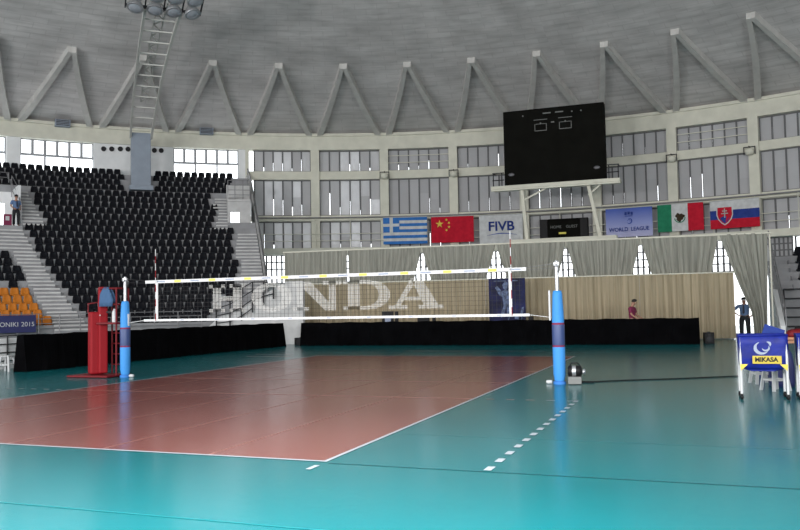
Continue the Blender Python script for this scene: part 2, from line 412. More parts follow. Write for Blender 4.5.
for i in range(1, 25):
    R, t = RR(i), TR(i)
    if i <= 4: spans = [(-66, a_end(R))]
    elif i <= 10: spans = [(-53.1, -34.0)]
    else: spans = [(-66, a_end(R))]
    if 5 <= i <= 10: st.arc(-34.0, a_end(R), R-.4, R+.25, t-1.2, t-.02) if i >= 9 else None
    for a0, a1 in spans: st.arc(a0, a1, R-.4, R+.25, t-.60 if i < 24 else 0, t)
for i in range(5, 25):     # half steps in the aisles
    R, t = RR(i), TR(i); h = dz(i)/2; j = min(24, i+1)
    if i < 10: st.arc(-53.1, LEFT[i]-.1, R-.7, R-.38, t-h*2, t-h); st.arc(max(RIGHT[i], RIGHT[j])+.2, -34.0, R-.7, R-.38, t-h*2, t-h)
    elif i > 10:
        lb = LB.get(i, -60 if i < 15 else -54.6)
        st.arc(max(lb, LB.get(j, -66))+.1, min(LEFT[i], LEFT[j])-.1, R-.7, R-.38, t-h*2, t-h)
        if i < 20: st.arc(max(RIGHT[i], RIGHT[j])+.2, a_end(R), R-.7, R-.38, t-h*2, t-h)
so = struct('stand_left', st, ['stand'])
ns = MB()      # pale projecting nosings of the aisle steps
def nosing(a0, a1, R, z):
    if a1-a0 > .2: ns.arc(a0, a1, R-.06, R+.05, z-.075, z+.012)
for i in range(5, 25):
    R, t = RR(i), TR(i); h = dz(i)/2; j = min(24, i+1)
    if i <= 10: sp = [(-53.05, LEFT[i]-.15), (RIGHT[i]+.2, -34.05)]
    else:
        sp = [(max(LB.get(i, -60 if i < 15 else -54.6), LB.get(j, -66))+.15, min(LEFT[i], LEFT[j])-.15)]
        if i < 20: sp.append((max(RIGHT[i], RIGHT[j])+.25, a_end(R)-.05))
    for a0, a1 in sp:
        nosing(a0, a1, R-.4, t)
        if i != 10: nosing(a0, a1, R-.7, t-h)
struct('trim_71', ns, ['concrete'])
# entrance recesses: landing, side and rear walls with the daylit doorway
LZ = 6.72
mb = MB()
mb.arc(-66, -53.2, 35.2, 40.8, LZ-.5, LZ); struct('trim_70', mb, ['stand']); mb = MB(); mb.arc(-53.35, -53.12, 36.4, 39.2, LZ, TR(5)+.05)
mb.arc(-66, -58.5, 39.0, 39.2, LZ, TR(4)-.5); mb.arc(-58.5, -53.1, 39.0, 39.2, 8.45, TR(4)-.5); mb.arc(-53.9, -53.1, 39.0, 39.2, LZ, 8.6)
struct('wall_entrance', mb, ['white_wall'])
mb = MB()
PA0, PA1 = -34.05, -31.75
mb.arc(PA0, PA0+.12, 36.6, 39.2, 6.3, 9.3); mb.arc(PA0, -33.75, 36.6, 36.8, 6.3, 8.75); mb.arc(-32.85, PA1, 36.6, 36.8, 6.3, 8.75); mb.arc(PA0, PA1, 36.6, 36.8, 8.05, 8.85)
mb.arc(PA0, PA1, 36.5, 39.4, 8.72, 8.85); mb.arc(PA0, PA1, 39.2, 39.4, 8.7, 10.2); mb.arc(PA1-.1, PA1, 36.6, 39.4, 6.3, 8.8)
struct('wall_gangway', mb, ['concrete'])
# sloping end wall of the block
mb = MB(); pin = []; 
for k in range(12):
    R = 27.3+(42.3-27.3)*k/11; i = (41.6-R)/.6+1
    t = TR(1)+.2 if i < 1 else (TR(24) if i >= 24 else TR(int(i))+(TR(int(i)+1)-TR(int(i)))*(i-int(i)))
    pin.append((R, t+.22, a_end(R)))
for k in range(11):
    (R0, z0, a0), (R1, z1, a1) = pin[k], pin[k+1]
    vs = []
    for R, z, a in (pin[k], pin[k+1]):
        for e in (0, .28): vs += [pol(a+e, R, max(0, z-1.6)), pol(a+e, R, z)]
    mb.add(vs, [(0, 1, 3, 2), (4, 6, 7, 5), (0, 2, 6, 4), (1, 5, 7, 3), (0, 4, 5, 1), (2, 3, 7, 6)])
struct('trim_25', mb, ['concrete'])
mb = MB()
mb.tube([pol(a+.14, R, z+.45) for R, z, a in pin], .05, 6)
for R, z, a in pin: mb.tube([pol(a+.14, R, z-.05), pol(a+.14, R, z+.45)], .03, 6)
tag(mb.build('handrail', ['steel']), 'long sloping grey handrail on the end wall right of the black seats', 'railing')

# seats: one mesh per colour, copied
def seat_mesh(name, m):
    b = MB()
    rows = []
    for z, w_, y in ((.03, .210, .0), (.13, .218, .09), (.30, .203, .135), (.41, .178, .155), (.455, .14, .16)):
        rows.append([(x*w_, y-(.05*(x*x)), z) for x in (-1, -.6, 0, .6, 1)])
    fr_ = [p for r in rows for p in r]; bk = [(x, y+.045, z) for x, y, z in fr_]; nn = len(fr_)
    fs = []
    for j in range(4):
        for k in range(4):
            q = (j*5+k, j*5+k+1, (j+1)*5+k+1, (j+1)*5+k); fs.append(q); fs.append(tuple(nn+v for v in reversed(q)))
    edge = [0, 1, 2, 3, 4, 9, 14, 19, 24, 23, 22, 21, 20, 15, 10, 5]
    for k in range(16):
        a, c = edge[k], edge[(k+1) % 16]; fs.append((c, a, nn+a, nn+c))
    b.add(fr_+bk, fs, 0, True)
    # pan, lip and bracket
    pan = [(-.19, .10, .09), (.19, .10, .09), (.20, -.20, .12), (-.20, -.20, .12), (-.17, -.27, .09), (.17, -.27, .09)]
    low = [(x, y, z-.05) for x, y, z in pan]
    b.add(pan+low, [(0, 1, 2, 3), (3, 2, 5, 4), (7, 6, 9, 8), (8, 9, 10, 11), (4, 5, 11, 10), (0, 3, 9, 6), (3, 4, 10, 9), (2, 1, 7, 8), (5, 2, 8, 11), (1, 0, 6, 7)])
    b.box((0, -.06, .03), (.30, .24, .06))
    return b.mesh(name, [m])
ORD = ['', 'first', 'second', 'third', 'fourth', 'fifth', 'sixth', 'seventh', 'eighth', 'ninth', 'tenth', 'eleventh', 'twelfth', 'thirteenth', 'fourteenth', 'fifteenth', 'sixteenth', 'seventeenth', 'eighteenth', 'nineteenth', 'twentieth',
       'twenty-first', 'twenty-second', 'twenty-third', 'twenty-fourth', 'twenty-fifth', 'twenty-sixth', 'twenty-seventh', 'twenty-eighth']
PITCH = .485
places = []           # (row, angle, kind, label)
def seg(i, a0, a1, kind, who):
    R = RR(i); arc = rad(a1-a0)*R; n = max(1, round(arc/PITCH)); off = (arc-n*PITCH)/2
    for k in range(n):
        places.append((i, a0+math.degrees((off+(k+.5)*PITCH)/R), kind, who, k, n))
for i in range(24, 4, -1): seg(i, LEFT[i], RIGHT[i], 'black', 'centre')
seg(21, -34.85, -33.73, 'black', 'lone')
for i in range(24, 19, -1): seg(i, -58.2 if i > 21 else -57.6, LB[i], 'orange', 'leftblock')
for i in range(18, 14, -1): seg(i, -57.4, LB[i], 'black', 'leftblock')
seg(19, -55.5, -54.69, 'black', 'leftlone')
for i in range(1, 5): seg(i, -56.2, {1: -43.82, 2: -43.47, 3: -43.8, 4: -43.47}[i], 'black', 'mastleft'); seg(i, {1: -40.51, 2: -40.79, 3: -40.38, 4: -40.68}[i], RIGHT[i], 'black', 'mastright')
# right-hand stand (mostly out of frame)
XR = 11.55
def a_r(R, off=0.0): return math.degrees(math.asin((XR+off-HX)/R))
rs = MB()
for i in range(17, 21):
    R, t = RR(i), TR(i)
    rs.arc(a_r(R, .1), 34, R-.4, R+.25, t-.62, t)
    rs.arc(a_r(R, .1), a_r(R, .95), R-.7, R-.38, t-dz(i), t-dz(i)/2)
rs.arc(a_r(29.9, .1), 34, 29.75, 30.0, 0, TR(20)); 
struct('stand_right', rs, ['stand'])
for i in (20, 19, 18, 17): 
    R = RR(i); a0 = a_r(R, 1.02+(.05 if i == 18 else 0)); seg(i, a0, a0+math.degrees(4*PITCH/R), 'black', 'rightstand')

def rowname(i): return ORD[25-i]
sb, so_ = seat_mesh('stadium_seat', 'seat_black'), seat_mesh('stadium_seat_orange', 'seat_orange')
def seat_label(i, kind, who, k, n):
    if who == 'centre': return 'black seat, %s row up in the central block, %s from the left aisle' % (rowname(i), ORD[k+1])
    if who == 'lone': return 'lone black seat beside the steps at the right end of a low row'
    if who == 'leftlone': return 'lone black seat just above the orange seats at far left'
    if who == 'leftblock' and kind == 'orange': return 'orange seat, %s row up beside the left aisle, %s left of the aisle' % (rowname(i), ORD[n-k])
    if who == 'leftblock': return 'black seat above the orange seats, %s row up, %s left of the aisle' % (rowname(i), ORD[n-k])
    if who == 'rightstand': return 'black seat in the far right stand, %s row up, %s from the steps' % (rowname(i), ORD[k+1])
    if who == 'mastleft': return 'black seat left of the mast, %s row down from the top, %s from the mast' % (ORD[i], ORD[n-k])
    return 'black seat right of the mast, %s row down from the top, %s from the mast' % (ORD[i], ORD[k+1])
blacks = [p for p in places if p[2] == 'black']
def seat_pos(p):
    R = RR(p[0]); return pol(p[1], R, TR(p[0]))
blacks.sort(key=lambda p: (seat_pos(p)-CAM).length)
individual = set(id(p) for p in blacks[:300])
print('SEATS', len(blacks), len(places))
rest = MB(); base = None
for p in places:
    pos = seat_pos(p); rz = -rad(p[1])
    if p[2] == 'orange' or id(p) in individual:
        o = bpy.data.objects.new('stadium_seat', sb if p[2] == 'black' else so_)
        COL.objects.link(o); o.location = pos; o.rotation_euler = (0, 0, rz)
        tag(o, seat_label(p[0], p[2], p[3], p[4], p[5]), 'seat', 'black seats of the stands' if p[2] == 'black' else 'orange seats at the left')
    else:
        mt = Matrix.Translation(pos) @ Matrix.Rotation(rz, 4, 'Z')
        rest.add([mt @ v.co for v in sb.vertices], [tuple(f.vertices) for f in sb.polygons], 0, False)
ro = rest.build('stadium_seats', ['seat_black']); tag(ro, 'upper rows of black seats higher up the left stand', 'seats'); ro['kind'] = 'stuff'

# ------------------------------------------------------------- railings
def railing(label, pts, rails, h, post_every=1, r=.022, m='steel', name='railing'):
    t = thing(name, label, 'railing', pts[0])
    o0 = Vector(pts[0])
    b = MB()
    for q in rails:
        b.tube([Vector(p)-o0+Vector((0, 0, h*q)) for p in pts], r, 6)
    b.build('rail', [m], t)
    for k in range(0, len(pts), post_every):
        c = MB(); p = Vector(pts[k])-o0; c.tube([p, p+Vector((0, 0, h))], r*1.15, 6); c.build('post', [m], t)
    return t
railing('grey guard railing along the foot of the left stand', [pol(a, 26.95, .74) for a in (-60, -58, -56, -54, -52, -50, -47.5, -45, -42.5, -40, -37.5)], (.25, .5, .75, 1), .92)
railing('grey railing over the left stand doorway, above the man', [pol(a, 38.55, TR(4)+.02) for a in (-58, -56.5, -55, -53.7)], (.5, 1), .6)
railing('sloping grey railing beside the man at the upper left doorway', [pol(-53.5, 38.3, 8.75), pol(-53.25, 37.0, 7.9), pol(-53.25, 36.4, 7.2), pol(-53.25, 35.4, 6.75)], (.35, .68, 1), 1.3)
railing('grey railing on top of the gangway box at the right of the seats', [pol(a, 36.62, 8.85) for a in (-34.0, -33.3, -32.5, -31.8)], (.25, .5, .75, 1), 1.25)
t_ = []
for px, yt, yb in ((216.5, 301.6, 327), (230, 295.7, 326), (241.6, 288.5, 321), (252.6, 282, 312.6), (263.6, 281.5, 306), (273.5, 285.5, 299)):
    t_.append((at_line(px, yb, (-16.2, 18.45), (-9.2, 17.45)), at_line(px, yt, (-16.2, 18.45), (-9.2, 17.45))))
t = thing('stair_railing', 'stepped dark stair railing at the lower right end of the left stand', 'railing', t_[0][0])
o0 = t_[0][0]
b = MB()
for q in (.15, .43, .72, 1.0):
    b.tube([p+(q_-p)*q-o0 for p, q_ in t_[:4]], .025, 6)
b.build('rail', ['dark_steel'], t)
b = MB()
for q in (.4, 1.0): b.tube([p+(q_-p)*q-o0 for p, q_ in t_[3:]], .03, 6)
b.build('rail', ['dark_steel'], t)
for p, q_ in t_:
    c = MB(); c.tube([p-o0, q_-o0], .04, 6); c.build('post', ['dark_steel'], t)
# white end wall, steps and flank below that railing
WA, WB = (-16.2, 18.6), (-9.2, 17.6)
mb = MB()
P = [at_line(x, y, WA, WB) for x, y in ((205, 330), (218, 318), (254, 300), (286, 282), (286, 349), (205, 349))]
pts = [(p.x, p.y, max(0, p.z)) for p in P]
mb.poly(pts, .3, (0.14, 1, 0))
struct('trim_26', mb, ['concrete'])
mb = MB(); p0, p1 = at_line(285.5, 300, (-11, 17.6), (-6, 17.2)), at_line(303, 300, (-11, 17.6), (-6, 17.2))
mb.poly([(p0.x, p0.y, 0), (p1.x, p1.y, 0), (p1.x, p1.y, 3.0), (p0.x, p0.y, 3.0)], .2, (0, 1, 0)); struct('trim_27', mb, ['concrete'])
# low white wall behind the left barrier
mb = MB(); mb.poly([(-11.55, -6, 0), (-11.55, 3.2, 0), (-11.55, 3.2, .92), (-11.55, -6, .92)], .15, (-1, 0, 0)); struct('trim_28', mb, ['white_wall'])
railing('dark railing in front of the low white wall at far left', [(-11.48, y, 0) for y in (-5, -3, -1, 0.6, 2.0, 3.2)], (.25, .5, .75, 1), 1.0, m='dark_steel', r=.02)

# banner on the front rail
p0, p1 = at_r(-60, 318, 26.85), at_r(36, 316, 26.85)
bw = (p1-p0).length; bm = (p0+p1)/2; dirv = (p1-p0).normalized()
bt = thing('event_banner', 'navy banner with white city and year lettering on the left stand rail', 'banner', (bm.x, bm.y, .80), math.atan2(dirv.y, dirv.x))
b = MB(); b.box((0, 0, .41), (bw, .02, .82)); b.build('panel', ['navy'], bt)
pr = at_r(2, 325, 26.85); 
cx0 = -((Vector((pr.x, pr.y))-Vector((bm.x, bm.y))).length)*(-1 if (pr-bm).dot(dirv) > 0 else 1)
lt = text_obj('lettering', 'THESSALONIKI', .30, 'white', bt, None, .004)
wt = max(v.co.x for v in lt.data.vertices)-min(v.co.x for v in lt.data.vertices)
lt2 = text_obj('lettering', '2015', .30, 'white', bt, None, .004); w2 = max(v.co.x for v in lt2.data.vertices)*2
lt2.matrix_local = stand_text(bw/2-.08-w2/2, -.014, .38); lt.matrix_local = stand_text(bw/2-.08-w2-.14-wt/2, -.014, .38)

# ------------------------------------------------------------ small wall fittings
for x, y in ((103.6, 148.9), (111.7, 149), (120.3, 149), (128, 149.2), (154.3, 150.4), (161.2, 150.6)):
    p = at_r(x, y, 42.55); b = MB(); a = ang(p); d = Vector((-math.sin(rad(a)), -math.cos(rad(a)), 0))
    b.lathe((0, 0, 0), [(.10, -.05), (.15, -.05), (.17, 0), (.17, .05), (.13, .05), (.12, -.02), (.02, -.02)], 14, axis=d)
    o = b.build('round_vent', ['dark_steel'], None, p)
    w1 = ORD[[103.6, 111.7, 120.3, 128, 154.3, 161.2].index(x)+1]
    tag(o, 'small dark round vent high on the white wall, %s from the left' % w1, 'vent', 'round vents by the mast')
for x, y, lab in ((62.5, 123.5, 'blue-grey box on the ring beam above the leftmost windows'), (206.5, 131.5, 'blue-grey box on the ring beam right of the mast')):
    p = at_r(x, y, 42.2); t = thing('ventilation_box', lab, 'box', p, -rad(ang(p)), 'boxes on the ring beam')
    b = MB(); b.box((0, 0, 0), (.95, .5, .46)); bevel(b.build('housing', ['mastcol'], t), .02)
    b = MB()
    for k in range(4): b.box((0, -.26, -.15+.1*k), (.82, .03, .05))
    b.build('grille', ['dark_steel'], t)
for x, y, lab in ((384.5, 176, 'round floodlight on the beam above the blue and white striped flag'), (453.6, 174, 'round floodlight on the beam above the red flag with stars'), (671.5, 159, 'round floodlight on the beam above the green, white and red flag'), (749.5, 151.5, 'round floodlight on the beam above the flag with a shield')):
    p = at_r(x, y, 42.25); t = thing('floodlight', lab, 'lamp', p, -rad(ang(p)), 'round floodlights on the beam')
    b = MB(); b.lathe((0, 0, 0), [(.12, .22), (.24, .16), (.30, .05), (.31, -.06), (.27, -.08)], 16, axis=(0, -.35, -1)); b.build('housing', ['cream'], t)
    b = MB(); b.lathe((0, 0, -.04), [(.27, 0), (.2, .05), (.02, .07)], 16, axis=(0, -.35, -1)); b.build('lens', ['glass'], t)
    b = MB(); b.box((0, .18, .10), (.10, .3, .10)); b.box((0, .0, .30), (.06, .34, .06)); b.box((.33, 0, .06), (.04, .12, .5)); b.box((-.33, 0, .06), (.04, .12, .5)); b.box((0, 0, .29), (.70, .06, .05)); b.build('bracket', ['dark_steel'], t)
# gallery rail in front of the lowest panel row
for n_, z, r_, m_ in ((42, 6.6, .025, 'cream'), (43, 7.1, .025, 'cream'), (44, 8.28, .05, 'steel')):
    b = MB(); b.tube([pol(a, 42.15, z) for a in [A_W+.5+k*1.3 for k in range(42)]], r_, 5); struct('trim_%d' % n_, b, [m_])
for i in range(4, 12):
    for q in (0, .5):
        b = MB(); p = pol(colang(i+q), 42.15, 6.08); b.tube([p, p+Vector((0, 0, 2.2))], .03, 5); struct('trim_%d' % (45+2*i+(q > 0)), b, ['cream'])

# ----------------------------------------------------------- floodlight mast
MA = -42.1
mast = thing('floodlight_mast', 'tall floodlight mast with curved ladder arm rising from the left stand', 'mast', pol(MA, 39.5, TR(4)), -rad(MA))
mz = TR(4)
def mloc(R, off, z): return Vector((off, R-39.5, z-mz))     # local: +y outwards, -y into the hall
b = MB(); b.box((0, 0, (13.5-mz)/2), (1.24, .7, 13.5-mz)); b.box((0, -.3, .15), (1.5, 1.0, .3)); bevel(b.build('column', ['mastcol'], mast), .03)
path = []
for k in range(13):
    t = k/12
    path.append((39.3-15.5*t**1.15, 13.2+3.1*(1-(1-t)**1.8)))
for e in (-1, 1):
    b = MB()
    pts = [mloc(R, e*(.66+.17*k/12), z) for k, (R, z) in enumerate(path)]
    for k in range(12): b.bar(pts[k], pts[k+1], .13, .26)
    b.build('side_rail', ['masttube'], mast)
for k in range(1, 13):
    R, z = path[k]; hw = .66+.17*k/12
    b = MB(); b.bar(mloc(R, -hw, z), mloc(R, hw, z), .07, .07); b.build('rung', ['masttube'], mast)
for e in (-1, 1):
    b = MB(); pts = [mloc(R, e*.22, z+.35) for R, z in path[3:]]
    for k in range(len(pts)-1): b.bar(pts[k], pts[k+1], .06, .06)
    b.build('walkway_bar', ['masttube'], mast)
for k in range(3, 12):
    (R0_, z0_), (R1_, z1_) = path[k], path[k+1]
    b = MB(); b.bar(mloc(R0_, -.22, z0_+.35), mloc((R0_+R1_)/2, .22, (z0_+z1_)/2+.35), .05, .05); b.bar(mloc((R0_+R1_)/2, .22, (z0_+z1_)/2+.35), mloc(R1_, -.22, z1_+.35), .05, .05)
    b.build('walkway_lattice', ['masttube'], mast)
Re, ze = path[-1]
b = MB(); b.bar(mloc(Re-.1, -1.75, ze-.02), mloc(Re-.1, 1.75, ze-.02), .12, .12); b.bar(mloc(Re-1.5, -1.75, ze+.35), mloc(Re-1.5, 1.75, ze+.35), .12, .12)
for xx in (-1.75, -.85, 0.02, .88, 1.75): b.bar(mloc(Re+.1, xx, ze-.05), mloc(Re-1.9, xx, ze+.45), .06, .10)
b.build('lamp_frame', ['dark_steel'], mast)
for ix, xx in enumerate((-1.3, -.42, .45, 1.32)):
    for iy in range(2):
        c = mloc(Re-.35-.95*iy, xx, ze-.12+.28*iy); ax = Vector((.15*(ix-1.5), -.35, -1)).normalized()
        b = MB(); b.lathe(c, [(.10, -.30), (.24, -.22), (.36, -.02), (.40, .10), (.38, .14)], 16, axis=ax); h = b.build('floodlight', ['chrome'], mast)
        b = MB(); b.lathe(c, [(.37, .09), (.30, .14), (.15, .18), (.02, .19)], 16, axis=ax); b.build('lens', ['glass'], h)

# --------------------------------------------------------------- scoreboards
SY = 33.0
sb_ = thing('scoreboard', 'huge black square scoreboard raised on a white platform above the flags', 'scoreboard', (0, SY, 5.6))
def L(x, y, z): return (x, y, z-5.6)
b = MB(); b.box(L(0, .35, 11.55), (6.25, .7, 4.78)); bevel(b.build('panel', ['board'], sb_), .04)
b = MB()
for x0 in (-.75, .78):
    b.box(L(x0, -.012, 13.22), (.85, .02, .035)); b.box(L(x0-.36, -.012, 12.75), (.035, .02, .42)); b.box(L(x0+.36, -.012, 12.75), (.035, .02, .42)); b.box(L(x0, -.012, 12.53), (.75, .02, .04))
    b.box(L(x0-.16, -.012, 12.95), (.32, .02, .03)); b.box(L(x0+.2, -.012, 12.95), (.26, .02, .03)); b.lathe(L(x0, 0, 12.98), [(.06, 0), (.06, .02), (.01, .025)], 10, axis=(0, -1, 0))
b.box(L(-.35, -.012, 13.6), (.5, .02, .07)); b.box(L(.42, -.012, 13.6), (.5, .02, .07)); b.box(L(0, -.012, 13.0), (.2, .02, .07))
for x0 in (-1.85, 1.75, 1.2): b.lathe(L(x0, 0, 13.55), [(.05, 0), (.05, .02), (.01, .025)], 10, axis=(0, -1, 0))
b.build('score_markings', ['greyline'], sb_)
for x0, zz in ((-2.68, 9.9), (2.6, 9.95)):
    b = MB(); b.lathe(L(x0, 0, zz), [(.2, 0), (.2, .02), (.14, .04), (.02, .04)], 16, axis=(0, -1, 0))
    o = b.build('loudspeaker', ['lampshell'], sb_); 
    for v in o.data.vertices: v.co.z = (v.co.z-(zz-5.6))*.55+(zz-5.6)
b = MB(); b.box(L(0, .3, 9.08), (7.9, 1.2, .22)); b.box(L(0, -.2, 9.02), (7.9, .12, .3)); bevel(b.build('platform', ['cream'], sb_), .02)
for e, xt, xb in ((-1, -2.05, -1.80), (1, 2.03, 2.66)):
    b = MB(); b.bar(L(xt, .1, 9.0), L(xb, .1, 5.75), .2, .2); b.build('leg', ['cream'], sb_)
    b = MB(); b.bar(L(xt, .1, 8.2 if e < 0 else 8.3), L(xt+(1.7 if e < 0 else .85), .1, 9.0), .1, .1); b.build('brace', ['cream'], sb_)
    b = MB(); b.bar(L(xt, .1, 8.9), L(0, .1, 9.0), .08, .08); b.build('brace', ['cream'], sb_)
for e in (-1, 1):
    b = MB()
    for xx in (3.3, 3.85): b.bar(L(e*xx, 0, 9.15), L(e*xx, 0, 10.05), .06, .06)
    for zz in (9.6, 10.05): b.bar(L(e*3.15, 0, zz), L(e*3.9, 0, zz), .06, .06)
    b.bar(L(e*3.85, 0, 10.05), L(e*3.85, .8, 10.05), .06, .06)
    b.build('guard_rail', ['dark_steel'], sb_)
# base deck the legs stand on: the scorers' gallery edge above the curtains
mb = MB(); mb.box((0.4, SY+.1, 5.66), (6.5, .8, .2)); 
for xx in (-2.4, 3.2): mb.box((xx, SY+.1, 2.8), (.3, .3, 5.6))
struct('trim_29', mb, ['cream'])
p0, p1 = at_r(538, 218, 42.0), at_r(589.5, 217, 42.0)
s2 = thing('small_scoreboard', 'small black scoreboard with home and guest lettering under the big one', 'scoreboard', ((p0.x+p1.x)/2, (p0.y+p1.y)/2, 6.25), -rad(ang((p0+p1)/2)))
b = MB(); b.box((0, .12, .72), (3.35, .22, 1.35)); bevel(b.build('panel', ['board'], s2), .03)
for e in (-1, 1):
    b = MB(); b.box((e*1.38, -.02, .72), (.5, .1, 1.3)); b.build('side_panel', ['black'], s2)
for s_, x0 in (('HOME', -.55), ('GUEST', .55)): text_obj('lettering', s_, .27, 'greyline', s2, stand_text(x0, -.002, .82), .01)
b = MB(); b.box((-.1, -.005, .38), (.5, .03, .13)); b.build('display', ['yellow'], s2)
b = MB(); b.box((0, .14, .0), (2.4, .14, .12)); b.build('bracket', ['dark_steel'], s2)

# ------------------------------------------------------------------- flags
M['flag_blue'] = cloth('greek blue', (.05, .18, .50), .1); M['flag_white'] = cloth('flag white', (.62, .63, .64), .15)
M['flag_red'] = cloth('flag red', (.52, .02, .04), .1); M['flag_yellow'] = cloth('flag yellow', (.72, .55, .10), .1)
M['flag_green'] = cloth('flag green', (.03, .22, .12), .1); M['flag_navy'] = cloth('flag navy', (.035, .06, .26), .1)
M['flag_brown'] = cloth('emblem brown', (.06, .045, .03), .1); M['print_blue'] = cloth('print blue', (.05, .09, .36), .05)
def league_mat():
    m, nt, b_ = new_mat('blue to lavender print'); N, Lk = nt.nodes, nt.links
    tc = N.new('ShaderNodeTexCoord'); sp = N.new('ShaderNodeSeparateXYZ'); cr = N.new('ShaderNodeValToRGB'); mr = N.new('ShaderNodeMapRange')
    mr.inputs[1].default_value = -1.9; mr.inputs[2].default_value = 0
    cr.color_ramp.elements[0].color = (.42, .42, .62, 1); cr.color_ramp.elements[1].color = (.05, .10, .42, 1)
    e = cr.color_ramp.elements.new(.45); e.color = (.26, .30, .58, 1)
    Lk.new(tc.outputs['Object'], sp.inputs[0]); Lk.new(sp.outputs[2], mr.inputs[0]); Lk.new(mr.outputs[0], cr.inputs[0]); Lk.new(cr.outputs[0], b_.inputs['Base Color'])
    b_.inputs['Roughness'].default_value = .8
    return m
M['league'] = league_mat()
def ripple(x, z, ph): return .035*math.sin(2.4*x+ph)+.02*math.sin(5.1*x+1.3*z+ph*2)
def flag(name, label, px0, px1, yt, yb, painter, mats, ph, nx=48, nz=36):
    """cloth sheet hung from the gallery rail; painter(u, v) -> material slot (u right, v down, 0..1)"""
    R = 41.95
    p0, p1 = at_r(px0, yt[0], R), at_r(px1, yt[1], R); q0 = at_r(px0, yb, R)
    W = (Vector((p1.x, p1.y))-Vector((p0.x, p0.y))).length; ztop = (p0.z+p1.z)/2; H = ztop-q0.z
    t = thing(name, label, 'flag', ((p0.x+p1.x)/2, (p0.y+p1.y)/2, ztop), math.atan2(p1.y-p0.y, p1.x-p0.x), 'flags and banners on the gallery rail')
    b = MB()
    for j in range(nz+1):
        for i in range(nx+1):
            x, z = (i/nx-.5)*W, -j/nz*H; b.v.append((x, ripple(x, z, ph)*(.3+.7*j/nz), z))
    for j in range(nz):
        for i in range(nx):
            k = j*(nx+1)+i; b.f.append((k, k+nx+1, k+nx+2, k+1)); b.m.append(painter((i+.5)/nx, (j+.5)/nz)); b.sm.append(True)
    o = b.build('cloth', mats, t)
    b = MB(); b.tube([(-W/2, .0, .03), (W/2, .0, .03)], .03, 6); b.build('header_rope', ['white'], t)
    return t, W, H, ph
def on_flag(W, H, ph, x, z, d=.02): return ripple(x, z, ph)*(.3+.7*(-z/H))-d
def drape(o, H, W, ph, d=.02):
    for v in o.data.vertices: v.co.y = on_flag(W, H, ph, v.co.x, v.co.z, d)
def greek(u, v):
    k = int(v*9)
    if u < .37 and k < 5:
        return 1 if (abs(v*9-2.5) < .5 or abs(u-.185) < .037) else 0
    return 0 if k % 2 == 0 else 1
flag('striped_flag', 'blue and white striped flag with a white cross, leftmost on the rail', 383, 427, (218, 217), 244.5, greek, ['flag_blue', 'flag_white'], .4, 54, 36)
t, W, H, ph = flag('starred_flag', 'red flag with one large and four small yellow stars', 431, 473.5, (217, 216), 243, lambda u, v: 0, ['flag_red'], 1.3)
def star(b, cx_, cz_, r, rot=0):
    pts = []
    for k in range(10):
        a = PI/2+rot+k*PI/5; q = r if k % 2 == 0 else r*.4; pts.append((cx_+q*math.cos(a), 0, cz_+q*math.sin(a)))
    pts.append((cx_, 0, cz_))
    b.add(pts, [(10, k, (k+1) % 10) for k in range(10)])
b = MB(); star(b, -W/2+W*.2, -H*.28, H*.16)
o = b.build('large_star', ['flag_yellow'], t); drape(o, H, W, ph)
for (u, v, r) in ((.36, .12, .3), (.42, .24, .7), (.42, .40, 0), (.36, .52, .4)):
    b = MB(); star(b, -W/2+W*u, -H*v, H*.06, r); o = b.build('small_star', ['flag_yellow'], t); drape(o, H, W, ph)
t, W, H, ph = flag('lettered_flag', 'white flag with dark blue lettering and a swoosh, left of the small scoreboard', 479, 522.5, (216, 214), 244.5, lambda u, v: 0, ['flag_white'], 2.2)
o = text_obj('lettering', 'FIVB', .92, 'print_blue', t, None, .004, 1.08, bold=.022)
me = o.data
for v in me.vertices: v.co = Vector((v.co.x+.02, 0, v.co.y-H*.40))
for (dx, dz_) in ((.025, 0),):
    pass
drape(o, H, W, ph, .025)
b = MB(); pts = []
for k in range(17):
    s_ = k/16; x = -W*.32+W*.68*s_; zz = -H*.70+.16*math.sin(PI*s_)
    pts += [(x, 0, zz), (x, 0, zz-.015-.05*math.sin(PI*s_))]
b.add(pts, [(2*k, 2*k+1, 2*k+3, 2*k+2) for k in range(16)]); o = b.build('swoosh', ['print_blue'], t); drape(o, H, W, ph)
t, W, H, ph = flag('league_banner', 'blue and lavender banner with dark lettering under a curled emblem', 605.5, 652, (209, 207), 238, lambda u, v: 0, ['league'], 3.1)
for word, ua, ub in (('WORLD', -.43, -.02), ('LEAGUE', .04, .43)):
    o = text_obj('lettering', word, .36, 'print_blue', t, None, .004, 1.0, bold=.008)
    k_ = W*(ub-ua)/(max(v.co.x for v in o.data.vertices)*2)
    for v in o.data.vertices: v.co = Vector((v.co.x*k_+W*(ua+ub)/2, 0, v.co.y-H*.74))
    drape(o, H, W, ph, .025)
b = MB()
for r0_, r1_, a0_, a1_ in ((.15, .23, -2.4, 1.9), (.07, .11, -1.0, 3.6)):
    pts = []
    for k in range(15):
        a = a0_+(a1_-a0_)*k/14; wv = (r1_-r0_)*math.sin(PI*(k+.7)/15.4)
        pts += [(math.cos(a)*r0_, 0, -H*.45+math.sin(a)*r0_), (math.cos(a)*(r0_+wv), 0, -H*.45+math.sin(a)*(r0_+wv))]
    b.add(pts, [(2*k, 2*k+1, 2*k+3, 2*k+2) for k in range(14)])
for k in range(3): b.box((-.2+.2*k, 0, -H*.19+.03*(k == 1)), (.14, .002, .2))
b.box((0, 0, -H*.28), (.5, .002, .05))
o = b.build('emblem', ['print_blue'], t); drape(o, H, W, ph)
t, W, H, ph = flag('tricolour_flag', 'green, white and red flag with a round brown emblem', 657, 703, (205, 202.5), 232.5, lambda u, v: 0 if u < .32 else (1 if u < .665 else 2), ['flag_green', 'flag_white', 'flag_red'], 4.0)
b = MB(); pts = [(0.0, 0, -H*.5)]
